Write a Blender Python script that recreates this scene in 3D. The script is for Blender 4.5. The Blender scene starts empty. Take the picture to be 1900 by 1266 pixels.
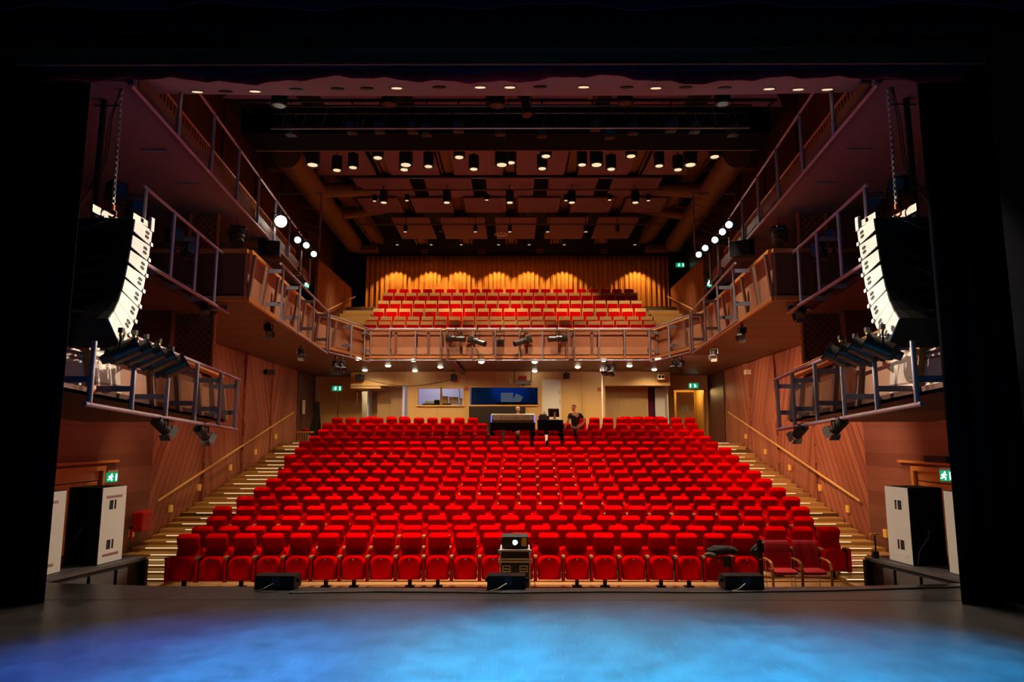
import bpy, bmesh, math, random
from mathutils import Vector, Matrix, Euler
random.seed(7)
PI = math.pi
C = bpy.context.scene.collection
sc = bpy.context.scene
# ---------------------------------------------------------------- camera
F = 1267.0; CAM = (0.147, 0.0, 1.9); TH = math.radians(7.94); YAW = math.radians(0.19)
cam = bpy.data.cameras.new('camera'); co = bpy.data.objects.new('camera', cam); C.objects.link(co)
cam.sensor_width = 36.0; cam.lens = F / 1900.0 * 36.0
co.location = CAM; co.rotation_euler = (PI/2 + TH, 0, YAW); cam.clip_end = 200; cam.clip_start = .05
sc.camera = co
# ---------------------------------------------------------------- world, exposure
w = bpy.data.worlds.new('world'); sc.world = w; w.use_nodes = True
w.node_tree.nodes['Background'].inputs[0].default_value = (0.10, 0.085, 0.13, 1)
w.node_tree.nodes['Background'].inputs[1].default_value = 0.0
sc.view_settings.view_transform = 'Standard'; sc.view_settings.look = 'None'
sc.view_settings.gamma = 1.0; sc.view_settings.exposure = 0.0; sc.view_settings.use_curve_mapping = False
sc.cycles.max_bounces = 5; sc.cycles.diffuse_bounces = 2; sc.cycles.glossy_bounces = 2
sc.cycles.transmission_bounces = 3; sc.cycles.sample_clamp_indirect = 2.0; sc.cycles.use_denoising = True
sc.cycles.caustics_reflective = False; sc.cycles.caustics_refractive = False

WARM = (1.0, 0.72, 0.42); WHITE = (1.0, 0.88, 0.70); BLUE = (0.02, 0.25, 1.0)
def lamp(kind, loc, energy, color, target=None, size=.1, angle=60, blend=.5):
    l = bpy.data.lights.new('light', kind); l.energy = energy; l.color = color
    if kind == 'SPOT':
        l.spot_size = math.radians(angle); l.spot_blend = blend; l.shadow_soft_size = size
    elif kind == 'AREA':
        l.shape = 'DISK'; l.size = size
    else:
        l.shadow_soft_size = size
    o = bpy.data.objects.new('light', l); C.objects.link(o); o.location = loc
    if target is not None:
        o.rotation_euler = (Vector(target) - Vector(loc)).to_track_quat('-Z', 'Y').to_euler()
    return o
# house downlights over the stalls (the rows of black cylinders below the ceiling)
for yy, zz, n, e in ((14.4, 8.9, 5, 1350), (16.9, 8.9, 5, 1500), (19.4, 9.4, 5, 1500), (21.9, 9.6, 5, 1400), (24.4, 9.8, 5, 1200)):
    for i in range(n):
        x = (i - (n-1)/2) * (9.8/(n-1))
        lamp('SPOT', (x, yy, zz), e*(1.9 if abs(x) < 3 else .9), WHITE, (x*.98, yy-.1, 0), .0, 52, .8)
for x in (-4.4, 0, 4.4): lamp('SPOT', (x, 11.8, 8.3), 420, WHITE, (x, 13.3, -1), .0, 48, .8)  # added lamps brightening the front row, apart from the black cylinders
# downlights over the balcony seats
for i in range(6):
    x = (i-2.5)*2.45
    lamp('SPOT', (x, 25.9, 10.75), 760, WARM, (x, 28.9, 6.5), .07, 52, .5)
for x in (-5.2, -2.6, 0, 2.6): lamp('SPOT', (x, 29.6, 10.9), 300, WARM, (x, 31.2, 7.8), .0, 60, .6)  # extra spots added to brighten the top balcony rows
# accent lights close to the curtain at the back of the balcony
for px_x in (-5.65, -3.95, -2.55, -.68, .85, 2.55, 6.1):
    lamp('SPOT', (px_x, 32.2, 10.5), 240, (1.0, .56, .18), (px_x, 32.35, 7.0), .0, 98, .35)
# downlights under the balcony
for x, y in ((-5.8, 26.3), (-4, 26.8), (-2.6, 27.6), (-1.0, 26.6), (.9, 26.6), (2.6, 27.2), (4.2, 26.8), (6, 26.5), (-5.9, 28.3), (6, 28.3)):
    lamp('SPOT', (x, y, 4.55), 120, (1.0, .72, .38), (x, y+.6, 1), .06, 155, .7)
# warm side wash along the plank walls
for s in (-1, 1):
    k = 1.3 if s > 0 else .22
    for yl, zl_ in ((15.4, 3.9), (18.6, 4.35), (21.8, 4.35), (25.0, 4.35)): lamp('SPOT', (s*7.5, yl, zl_), 210, (1.0, .72, .30), (s*7.6, yl+.2, 0), .0, 70, .8)  # lamps added under the balcony to brighten the side stairs
    lamp('SPOT', (s*5.3, 19.4, 4.35), 480*k, (1.0, .58, .34), (s*9.0, 21.5, 1.0), .0, 110, .8)
    lamp('SPOT', (s*4.7, 15.6, 4.35), 620*k, (1.0, .60, .38), (s*8.9, 18.2, .8), .0, 84, .7)
    lamp('SPOT', (s*5.3, 23.5, 4.35), 300*k, (1.0, .58, .34), (s*9.0, 25.5, 2.0), .0, 110, .8)
    lamp('SPOT', (s*5.2, 11.6, 1.9), 45*k, (1.0, .62, .40), (s*8.7, 14.5, .3), .12, 110, .9)
    # gallery lamps: light across to the loudspeakers on the other side
    lamp('SPOT', (s*5.75, 17.3, 7.6), 9000, (1.0, .86, .68), (-s*5.3, 9.4, 4.0), .10, 12, .35)
    lamp('SPOT', (s*5.85, 18.9, 7.6), 5200, (1.0, .80, .58), (-s*6.2, 10.2, .6), .10, 8, .4)
    lamp('SPOT', (s*5.9, 20.1, 7.6), 7000, (1.0, .76, .55), (-s*5.75, 9.5, 2.9), .08, 11, .6)
    # balcony front seen from the other side
    lamp('SPOT', (s*4.6, 15.0, 6.6), 420, (1.0, .58, .34), (-s*6.0, 22.0, 5.2), .0, 36, .8)
    # purple spill on the upper walls near the stage
    lamp('SPOT', (s*2.0, 10.6, 5.2), 60, (.70, .36, .58), (s*7.4, 13.0, 7.2), .5, 100, .9)
# front of the balcony, from its own flood lamps and the bridge
for x in (-3.4, 0, 3.4): lamp('SPOT', (x, 17.6, 9.2), 1700, (1.0, .60, .34), (x*1.2, 25, 5.0), .0, 34, .8)
# added lamp standing in for blue bounce from the stage floor onto the soffit
lamp('SPOT', (0, 7.4, 4.6), 9, (.42, .34, 1.0), (0, 9.3, 7.2), .0, 70, .9)
# blue stage lights above the fore-stage
for x, y, e, c, a in ((-2.7, 5.4, 6800, (.02, .18, 1.0), 37), (-.9, 5.7, 8000, (.015, .36, 1.0), 39), (1.2, 5.7, 9500, (.01, .46, 1.0), 39), (3.1, 5.2, 8800, (.0, .40, 1.0), 39), (.3, 6.0, 4300, (.07, .62, 1.0), 30), (-1.4, 4.9, 1900, (.08, .6, 1.0), 40)):
    lamp('SPOT', (x, 3.4, 6.6), e, c, (x, y, 0), .12, a, .8)
# the lit recessed lamps of the soffit
for x in (-4.9, -4.0, -1.8, -.5, 0, 1.1, 2.3, 4.0, 4.5, 4.9): lamp('SPOT', (x, 10.0, 7.25), 190, (1., .80, .64), (x, 8.2, 0), .0, 62, .9)


# ---------------------------------------------------------------- helpers
def ray(px, py):
    u = px-950.; v = 633.-py
    y = F*math.cos(TH)-v*math.sin(TH); z = F*math.sin(TH)+v*math.cos(TH); x = u
    return (x*math.cos(YAW)-y*math.sin(YAW), x*math.sin(YAW)+y*math.cos(YAW), z)
def at(px, py, X=None, Y=None, Z=None):
    """point of a known plane (X, Y or Z) measured off the photograph"""
    r = ray(px, py)
    t = (Y-CAM[1])/r[1] if Y is not None else (Z-CAM[2])/r[2] if Z is not None else (X-CAM[0])/r[0]
    return Vector([CAM[i]+t*r[i] for i in range(3)])
M = {}
def mat(name, color, rough=.6, metal=0., emit=0., ecol=None, spec=.5, var=0., vscale=8., bump=0., sheen=0.):
    m = bpy.data.materials.new(name); m.use_nodes = True; nt = m.node_tree; b = nt.nodes['Principled BSDF']
    b.inputs['Base Color'].default_value = (*color, 1); b.inputs['Roughness'].default_value = rough
    b.inputs['Metallic'].default_value = metal; b.inputs['Specular IOR Level'].default_value = spec
    if sheen: b.inputs['Sheen Weight'].default_value = sheen; b.inputs['Sheen Roughness'].default_value = .4; b.inputs['Sheen Tint'].default_value = (1, .3, .3, 1)
    if emit: b.inputs['Emission Color'].default_value = (*(ecol or color), 1); b.inputs['Emission Strength'].default_value = emit
    if var or bump:
        tc = nt.nodes.new('ShaderNodeTexCoord'); n = nt.nodes.new('ShaderNodeTexNoise'); n.inputs['Scale'].default_value = vscale; n.inputs['Detail'].default_value = 5
        nt.links.new(tc.outputs['Object'], n.inputs['Vector'])
        if var:
            mx = nt.nodes.new('ShaderNodeMix'); mx.data_type = 'RGBA'; mx.inputs[6].default_value = (*[c*(1-var) for c in color], 1); mx.inputs[7].default_value = (*[min(1, c*(1+var)) for c in color], 1)
            nt.links.new(n.outputs['Fac'], mx.inputs[0]); nt.links.new(mx.outputs[2], b.inputs['Base Color'])
        if bump:
            bp = nt.nodes.new('ShaderNodeBump'); bp.inputs['Strength'].default_value = bump; bp.inputs['Distance'].default_value = .02
            nt.links.new(n.outputs['Fac'], bp.inputs['Height']); nt.links.new(bp.outputs[0], b.inputs['Normal'])
    M[name] = m; return m
def planks(name, c1, c2, width=.12, ang=0., axes='XZ', rough=.5, groove=.08, relief=0., accent=None, grain=1.):
    """boards: one tone per board, dark joints, streaky grain. ang turns the boards in the plane of the surface"""
    m = bpy.data.materials.new(name); m.use_nodes = True; nt = m.node_tree; L = nt.links; b = nt.nodes['Principled BSDF']
    b.inputs['Roughness'].default_value = rough
    N = lambda t: nt.nodes.new(t)
    tc = N('ShaderNodeTexCoord'); sp = N('ShaderNodeSeparateXYZ'); L.new(tc.outputs['Object'], sp.inputs[0])
    cb = N('ShaderNodeCombineXYZ'); L.new(sp.outputs[axes[0]], cb.inputs[0]); L.new(sp.outputs[axes[1]], cb.inputs[1])
    vr = N('ShaderNodeVectorRotate'); vr.rotation_type = 'Z_AXIS'; vr.inputs['Angle'].default_value = -ang; L.new(cb.outputs[0], vr.inputs['Vector'])
    s2 = N('ShaderNodeSeparateXYZ'); L.new(vr.outputs[0], s2.inputs[0])   # x runs along the boards, y across
    dv = N('ShaderNodeMath'); dv.operation = 'DIVIDE'; dv.inputs[1].default_value = width; L.new(s2.outputs[1], dv.inputs[0])
    fl = N('ShaderNodeMath'); fl.operation = 'FLOOR'; L.new(dv.outputs[0], fl.inputs[0])
    fr = N('ShaderNodeMath'); fr.operation = 'FRACT'; L.new(dv.outputs[0], fr.inputs[0])
    wn = N('ShaderNodeTexWhiteNoise'); wn.noise_dimensions = '1D'; L.new(fl.outputs[0], wn.inputs['W'])
    mp = N('ShaderNodeMapping'); mp.inputs['Scale'].default_value = (1.2, 30/ max(width*8, .6), 1); L.new(vr.outputs[0], mp.inputs[0])
    ns = N('ShaderNodeTexNoise'); ns.inputs['Scale'].default_value = 1.5; ns.inputs['Detail'].default_value = 6; L.new(mp.outputs[0], ns.inputs['Vector'])
    md = N('ShaderNodeMath'); md.operation = 'MULTIPLY_ADD'; md.inputs[1].default_value = .7*grain; md.inputs[2].default_value = -.35*grain; L.new(ns.outputs['Fac'], md.inputs[0])
    ad = N('ShaderNodeMath'); ad.operation = 'ADD'; ad.use_clamp = True; L.new(wn.outputs['Value'], ad.inputs[0]); L.new(md.outputs[0], ad.inputs[1])
    cr = N('ShaderNodeValToRGB'); cr.color_ramp.elements[0].color = (*c1, 1); cr.color_ramp.elements[1].color = (*c2, 1)
    if accent:
        e = cr.color_ramp.elements.new(.97); e.color = (*c2, 1); cr.color_ramp.elements[2].color = (*accent, 1)
    L.new(ad.outputs[0], cr.inputs[0])
    gv = N('ShaderNodeMath'); gv.operation = 'LESS_THAN'; gv.inputs[1].default_value = groove; L.new(fr.outputs[0], gv.inputs[0])
    mx = N('ShaderNodeMix'); mx.data_type = 'RGBA'; L.new(gv.outputs[0], mx.inputs[0]); L.new(cr.outputs[0], mx.inputs[6]); mx.inputs[7].default_value = (*[c*.3 for c in c1], 1)
    L.new(mx.outputs[2], b.inputs['Base Color'])
    if relief:
        sb = N('ShaderNodeMath'); sb.operation = 'SUBTRACT'; sb.inputs[0].default_value = 1; L.new(gv.outputs[0], sb.inputs[1])
        bp = N('ShaderNodeBump'); bp.inputs['Strength'].default_value = 1; bp.inputs['Distance'].default_value = relief; L.new(sb.outputs[0], bp.inputs['Height']); L.new(bp.outputs[0], b.inputs['Normal'])
    M[name] = m; return m

# palette
mat('red', (.56, .0006, .0012), .9, spec=.0, var=.12, vscale=60)
mat('red_dark', (.34, .004, .010), .9, spec=.1)
mat('black', (.012, .012, .013), .6, spec=.3)
mat('black_gloss', (.015, .015, .017), .3)
mat('black_cloth', (.006, .006, .009), .95, spec=.05, var=.3, vscale=5)
mat('navy_cloth', (.010, .014, .05), .95, spec=.05)
mat('tube', (.36, .33, .40), .42, .35)
mat('tube_mauve', (.40, .30, .36), .45, .3)
mat('bluegrey', (.20, .20, .25), .55)
mat('chrome', (.75, .74, .72), .25, 1.)
mat('steel', (.35, .33, .30), .4, .9)
mat('off_white', (.80, .77, .72), .55, var=.06, vscale=90, bump=.15)  # off-white for one side of each otherwise black loudspeaker cabinet, and the lugs
mat('white', (.80, .78, .74), .5)
mat('cream', (.78, .66, .44), .6)
mat('wood_light', (.72, .40, .13), .45, var=.2, vscale=14)
mat('wood_arm', (.26, .105, .028), .4, var=.2, vscale=20)
mat('wood_orange', (.62, .24, .06), .45, var=.2, vscale=9)
mat('wood_panel', (.48, .22, .11), .5, var=.12, vscale=5)
mat('wood_rib', (.30, .17, .12), .5, var=.1)
mat('wood_dark', (.10, .05, .03), .6)
mat('shell_wood', (.78, .45, .16), .45, var=.14, vscale=9)
mat('plaster', (.20, .125, .15), .9, var=.05, vscale=30)
mat('ceil_pink', (.17, .078, .145), .85)
mat('soffit', (.24, .20, .23), .85)
mat('ceil_black', (.020, .012, .010), .9)
mat('duct', (.12, .058, .018), .6, var=.2, vscale=6)
mat('can', (.050, .044, .034), .32)
mat('truss_wood', (.15, .065, .026), .7, var=.25, vscale=7)
mat('yellow_wall', (.66, .40, .15), .6, var=.06, vscale=4)
mat('niche_wood', (.50, .30, .12), .6, var=.08, vscale=5)
mat('green_sign', (.0, .30, .14), .5, emit=.55, ecol=(.0, .55, .25))
mat('sign_white', (.8, 1., .9), .5, emit=1.6, ecol=(.7, 1., .85))
mat('lamp_on', (1, .9, .7), .5, emit=20, ecol=(1., .86, .62))
mat('lamp_hot', (1, .95, .85), .5, emit=30, ecol=(1., .92, .78))
mat('lamp_soft', (1, .85, .6), .5, emit=.9, ecol=(1., .80, .48))
mat('led_strip', (1, .9, .6), .5, emit=1.1, ecol=(1., .84, .50))
mat('lens_blue', (.01, .04, .10), .08, emit=.004, ecol=(.05, .3, .7), spec=.6)
mat('lens_dark', (.01, .012, .016), .35, spec=.4)
mat('projector_beam', (.8, .9, 1), .5, emit=60, ecol=(.75, .88, 1.))
mat('case_black', (.018, .017, .015), .6, var=.2, vscale=60)
mat('alu', (.80, .76, .66), .4, .5)
mat('slat_wood', (.30, .10, .035), .6, var=.2)
mat('lattice_back', (.50, .17, .09), .6)
mat('bent_wood', (.52, .20, .045), .4)
mat('amber', (.95, .50, .08), .5)
mat('label_amber', (.85, .45, .08), .5, emit=.12)
mat('skin', (.55, .27, .17), .6)
mat('hair', (.04, .02, .012), .8)
mat('jeans', (.035, .035, .04), .9)
mat('tshirt', (.010, .010, .012), .9)
mat('olive_cloth', (.014, .011, .008), .95, var=.5, vscale=25, bump=.5)
mat('olive_brown', (.07, .035, .015), .95, var=.4, vscale=25)
mat('purple_cloth', (.22, .01, .10), .9)
mat('lilac_wall', (.50, .46, .62), .8, emit=.25, ecol=(.5, .46, .62))  # emission puts some of the storeroom's light into its walls
mat('blue_room', (.004, .03, .10), .7, emit=.05, ecol=(.01, .10, .35))  # faint blue room light given to the walls as emission
mat('screen_white', (.25, .28, .36), .5, emit=.12, ecol=(.6, .68, .85))
mat('screen_black', (.01, .01, .012), .2)
mat('corridor', (.80, .46, .10), .6)
mat('blue_led', (.05,.1,1), .5, emit=3, ecol=(.05,.12,1.))
mat('glass_dark', (.02, .02, .03), .08, spec=.8)
mat('console_alu', (.15, .115, .07), .4, .3)
mat('foam_white', (.74, .66, .58), .7)
mat('grey_paint', (.11, .10, .10), .55, var=.2, vscale=12)
mat('fabric_red2', (.42, .004, .008), .9)
mat('hose_red', (.50, .008, .008), .4)
mat('paper', (.80, .74, .62), .8)
mat('paper_red', (.6, .10, .08), .8)
mat('dark_green', (.012, .018, .010), .8)
mat('orange_hook', (.7, .16, .03), .5)
mat('yellow_plastic', (.75, .55, .05), .5)
mat('ceiling_warm', (.12, .05, .034), .8, var=.1, vscale=3)
planks('wall_v', (.115, .040, .030), (.16, .058, .042), .16, PI/2, groove=.03)
planks('wall_h', (.17, .058, .036), (.25, .092, .056), .30, 0, groove=.015)
WCOL = ((.29, .083, .045), (.46, .165, .088))
planks('plank_up', *WCOL, .30, math.radians(56), groove=.10, relief=.035, accent=(.50, .14, .03))
planks('plank_down', *WCOL, .19, math.radians(-62), groove=.05, relief=.01, accent=(.50, .14, .03))
planks('plank_steep', *WCOL, .15, math.radians(72), groove=.05, relief=.01, accent=(.46, .15, .05))
planks('plank_steepd', *WCOL, .15, math.radians(-74), groove=.05, relief=.01, accent=(.46, .15, .05))
planks('parquet', (.26, .115, .035), (.40, .19, .06), .10, 0, axes='XY', groove=.02, rough=.4)
planks('tread', (.38, .20, .06), (.58, .33, .11), .11, 0, axes='XY', groove=.04, rough=.4)
planks('slats_dark', (.022, .009, .006), (.03, .013, .009), .09, 0, groove=.35, relief=.02)
planks('niche_planks', (.50, .31, .13), (.60, .38, .17), .6, PI/2, groove=.01)
planks('rear_wall', (.62, .38, .14), (.74, .47, .19), 1.25, PI/2, groove=.006, grain=.35)
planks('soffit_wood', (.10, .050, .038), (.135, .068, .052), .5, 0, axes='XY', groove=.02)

def stage_mat():
    m = bpy.data.materials.new('stage'); m.use_nodes = True; nt = m.node_tree; L = nt.links; b = nt.nodes['Principled BSDF']
    N = lambda t: nt.nodes.new(t)
    tc = N('ShaderNodeTexCoord')
    n1 = N('ShaderNodeTexNoise'); n1.inputs['Scale'].default_value = 2.2; n1.inputs['Detail'].default_value = 14; n1.inputs['Roughness'].default_value = .72; L.new(tc.outputs['Object'], n1.inputs['Vector'])
    def scratch(rot, sx, sy):
        mp = N('ShaderNodeMapping'); mp.inputs['Rotation'].default_value = (0, 0, rot); mp.inputs['Scale'].default_value = (sx, sy, 1); L.new(tc.outputs['Object'], mp.inputs[0])
        n = N('ShaderNodeTexNoise'); n.inputs['Scale'].default_value = 1; n.inputs['Detail'].default_value = 4; L.new(mp.outputs[0], n.inputs['Vector'])
        r = N('ShaderNodeValToRGB'); r.color_ramp.elements[0].position = .60; r.color_ramp.elements[1].position = .72; L.new(n.outputs['Fac'], r.inputs[0]); return r
    s1 = scratch(.05, 60, 2.2); s2 = scratch(1.45, 55, 2.5); s3 = scratch(-.7, 70, 3.0)
    a1 = N('ShaderNodeMath'); a1.operation = 'MAXIMUM'; L.new(s1.outputs[0], a1.inputs[0]); L.new(s2.outputs[0], a1.inputs[1])
    a2 = N('ShaderNodeMath'); a2.operation = 'MAXIMUM'; L.new(a1.outputs[0], a2.inputs[0]); L.new(s3.outputs[0], a2.inputs[1])
    cr = N('ShaderNodeValToRGB'); cr.color_ramp.elements[0].position = .3; cr.color_ramp.elements[0].color = (.070, .066, .062, 1); cr.color_ramp.elements[1].position = .7; cr.color_ramp.elements[1].color = (.150, .144, .138, 1)
    L.new(n1.outputs['Fac'], cr.inputs[0])
    mx = N('ShaderNodeMix'); mx.data_type = 'RGBA'; mx.inputs[7].default_value = (.19, .19, .20, 1); L.new(cr.outputs[0], mx.inputs[6])
    ml = N('ShaderNodeMath'); ml.operation = 'MULTIPLY'; ml.inputs[1].default_value = .40; L.new(a2.outputs[0], ml.inputs[0]); L.new(ml.outputs[0], mx.inputs[0])
    L.new(mx.outputs[2], b.inputs['Base Color'])
    rr = N('ShaderNodeMapRange'); rr.inputs[3].default_value = .26; rr.inputs[4].default_value = .44; L.new(n1.outputs['Fac'], rr.inputs[0]); L.new(rr.outputs[0], b.inputs['Roughness'])
    b.inputs['Specular IOR Level'].default_value = .45
    M['stage'] = m
stage_mat()
def perforated():
    m = bpy.data.materials.new('perforated'); m.use_nodes = True; nt = m.node_tree; L = nt.links; b = nt.nodes['Principled BSDF']; N = lambda t: nt.nodes.new(t)
    tc = N('ShaderNodeTexCoord'); sp = N('ShaderNodeSeparateXYZ'); L.new(tc.outputs['Object'], sp.inputs[0])
    out = []
    for ax in (0, 2):
        a = N('ShaderNodeMath'); a.operation = 'MULTIPLY'; a.inputs[1].default_value = 13; L.new(sp.outputs[ax], a.inputs[0])
        f = N('ShaderNodeMath'); f.operation = 'FRACT'; L.new(a.outputs[0], f.inputs[0])
        s = N('ShaderNodeMath'); s.operation = 'SUBTRACT'; s.inputs[1].default_value = .5; L.new(f.outputs[0], s.inputs[0])
        p = N('ShaderNodeMath'); p.operation = 'POWER'; p.inputs[1].default_value = 2; L.new(s.outputs[0], p.inputs[0]); out.append(p)
    ad = N('ShaderNodeMath'); ad.operation = 'ADD'; L.new(out[0].outputs[0], ad.inputs[0]); L.new(out[1].outputs[0], ad.inputs[1])
    lt = N('ShaderNodeMath'); lt.operation = 'LESS_THAN'; lt.inputs[1].default_value = .07; L.new(ad.outputs[0], lt.inputs[0])
    mx = N('ShaderNodeMix'); mx.data_type = 'RGBA'; L.new(lt.outputs[0], mx.inputs[0]); mx.inputs[6].default_value = (.80, .68, .58, 1); mx.inputs[7].default_value = (.30, .20, .17, 1)
    L.new(mx.outputs[2], b.inputs['Base Color']); b.inputs['Roughness'].default_value = .7; M['perforated'] = m
perforated()

def tag(o, label=None, cat=None, group=None, kind=None):
    if label: o['label'] = label
    if cat: o['category'] = cat
    if group: o['group'] = group
    if kind: o['kind'] = kind
    return o
def empty(name, loc=(0, 0, 0), rz=0., label=None, cat=None, group=None):
    o = bpy.data.objects.new(name, None); C.objects.link(o); o.location = loc; o.rotation_euler = (0, 0, rz); o.empty_display_size = .2
    return tag(o, label, cat, group)
class MB:
    def __init__(s): s.bm = bmesh.new()
    def box(s, lo, hi, bevel=0., T=None, seg=2):
        r = bmesh.ops.create_cube(s.bm, size=1); vs = r['verts']
        lo = Vector(lo); hi = Vector(hi); c = (lo+hi)/2; d = hi-lo
        for v in vs: v.co = Vector((v.co.x*d.x+c.x, v.co.y*d.y+c.y, v.co.z*d.z+c.z))
        if bevel:
            es = list({e for v in vs for e in v.link_edges})
            rr = bmesh.ops.bevel(s.bm, geom=es, offset=bevel, segments=seg, profile=.5, affect='EDGES')
            vs = list({v for f in rr['faces'] for v in f.verts} | {v for v in vs if v.is_valid})
        if T:
            for v in vs: v.co = T @ v.co
        return s
    def tube(s, a, b, r, r2=None, n=10, cap=True):
        a = Vector(a); b = Vector(b); d = b-a; L = d.length
        if L < 1e-6: return s
        q = d.to_track_quat('Z', 'Y').to_matrix().to_4x4()
        T = Matrix.Translation((a+b)/2) @ q
        bmesh.ops.create_cone(s.bm, cap_ends=cap, segments=n, radius1=r, radius2=r if r2 is None else r2, depth=L, matrix=T)
        return s
    def path(s, pts, r, n=6):
        for a, b in zip(pts[:-1], pts[1:]): s.tube(a, b, r, n=n)
        for p in pts[1:-1]: bmesh.ops.create_icosphere(s.bm, subdivisions=1, radius=r*1.02, matrix=Matrix.Translation(Vector(p)))
        return s
    def ball(s, c, r, sub=2, sc3=(1, 1, 1)):
        bmesh.ops.create_icosphere(s.bm, subdivisions=sub, radius=r, matrix=Matrix.Translation(Vector(c)) @ Matrix.Diagonal((*sc3, 1))); return s
    def prism(s, pts, vec):
        vec = Vector(vec)
        a = [s.bm.verts.new(Vector(p)) for p in pts]; b = [s.bm.verts.new(Vector(p)+vec) for p in pts]
        s.bm.faces.new(a); s.bm.faces.new(list(reversed(b))); n = len(pts)
        for i in range(n): s.bm.faces.new((a[i], b[i], b[(i+1) % n], a[(i+1) % n]))
        return s
    def loft(s, rings, caps=True):
        R = [[s.bm.verts.new(Vector(p)) for p in r] for r in rings]; n = len(R[0])
        for a, b in zip(R[:-1], R[1:]):
            for i in range(n): s.bm.faces.new((a[i], a[(i+1) % n], b[(i+1) % n], b[i]))
        if caps: s.bm.faces.new(list(reversed(R[0]))); s.bm.faces.new(R[-1])
        return s
    def grid(s, fn, nu, nv):
        V = [[s.bm.verts.new(Vector(fn(i/nu, j/nv))) for j in range(nv+1)] for i in range(nu+1)]
        for i in range(nu):
            for j in range(nv): s.bm.faces.new((V[i][j], V[i+1][j], V[i+1][j+1], V[i][j+1]))
        return s
    def mesh(s, name, m, smooth=False):
        bmesh.ops.recalc_face_normals(s.bm, faces=s.bm.faces)
        me = bpy.data.meshes.new(name); s.bm.to_mesh(me); s.bm.free(); me.materials.append(M[m])
        if smooth:
            for p in me.polygons: p.use_smooth = True
            try: me.set_sharp_from_angle(angle=math.radians(smooth if smooth > 1 else 40))
            except Exception: pass
        return me
    def build(s, name, m, parent=None, smooth=False, loc=None):
        o = bpy.data.objects.new(name, s.mesh(name, m, smooth)); C.objects.link(o)
        if parent: o.parent = parent
        if loc is not None: o.location = loc
        return o
def se(cx, cy, z, w, d, n=20, e=.45):
    """superellipse ring at height z"""
    out = []
    for i in range(n):
        a = 2*PI*i/n; c = math.cos(a); s_ = math.sin(a)
        out.append((cx+w/2*math.copysign(abs(c)**e, c), cy+d/2*math.copysign(abs(s_)**e, s_), z))
    return out
def copy_tree(o, parent=None):
    c = o.copy(); C.objects.link(c); c.parent = parent
    for ch in list(o.children): copy_tree(ch, c)
    return c
def struct(o): o['kind'] = 'structure'; return o
def wallquad(name, a, b, z0, z1, m, thick=.12, side=1, holes=()):
    """upright wall from a to b; object axes: x along it, z up, so board patterns follow it"""
    a = Vector((a[0], a[1], 0)); b = Vector((b[0], b[1], 0)); d = b-a; L = d.length
    mb = MB()
    xs = sorted({0, L, *[h[0] for h in holes], *[h[1] for h in holes]}); zs = sorted({z0, z1, *[h[2] for h in holes], *[h[3] for h in holes]})
    for x0, x1 in zip(xs[:-1], xs[1:]):
        for q0, q1 in zip(zs[:-1], zs[1:]):
            cx, cz = (x0+x1)/2, (q0+q1)/2
            if any(h[0] < cx < h[1] and h[2] < cz < h[3] for h in holes): continue
            mb.box((x0, 0 if side > 0 else -thick, q0), (x1, thick if side > 0 else 0, q1))
    o = mb.build(name, m); o.location = a; o.rotation_euler = (0, 0, math.atan2(d.y, d.x)); return struct(o)

# ================================================================ SETTING
# stage floor: the front edge bows a little towards the house
ed = [(-12, 9.25), (-6.2, 9.3), (-4.5, 9.08), (-2, 8.99), (0, 8.96), (2, 8.99), (4.5, 9.1), (6.2, 9.3), (12, 9.25)]
mb = MB(); mb.prism([(12, -4, -.06), (-12, -4, -.06)] + [(x, y, -.06) for x, y in ed], (0, 0, .06)); o = struct(mb.build('floor', 'stage'))
mb = MB(); mb.prism([(x, y, -.06) for x, y in ed] + [(x, y-.06, -.06) for x, y in reversed(ed)], (0, 0, -.94)); struct(mb.build('trim_1', 'black'))
mb = MB(); mb.box((-12, 8.33, 0), (12, 8.335, .002)); struct(mb.build('trim_2', 'black'))
mb = MB()
for x0, x1 in ((-12, 12),): mb.box((x0, 8.9, -1.12), (x1, 34.5, -1.0))
struct(mb.build('floor_auditorium', 'parquet'))
FZ = [-1.0, -.94, -.86, -.73, -.58, -.42, -.25, -.07, .11, .32, .54, .73, .92, 1.16, 1.41, 1.65]
TOPZ = [-.01, 0, .14, .27, .42, .58, .75, .93, 1.11, 1.32, 1.54, 1.73, 1.92, 2.16, 2.41, 2.65]
TOPZ = [z-.01 for z in TOPZ]; FZ = [t-1.0 for t in TOPZ]; FZ[0] = -1.0; FZ[1] = -.97
RY = [13.95+.9085*i for i in range(16)]
mb = MB()
for i in range(1, 16):
    y0 = RY[i]-.62; y1 = RY[i]+.29 if i < 15 else 34.2
    mb.box((-7.25, y0, -1.0), (7.25, y1, FZ[i]))
mb.box((-8.97, RY[15]+.35, -1.0), (8.97, 34.2, FZ[15]+.02))
struct(mb.build('floor_tiers', 'parquet'))
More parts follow.
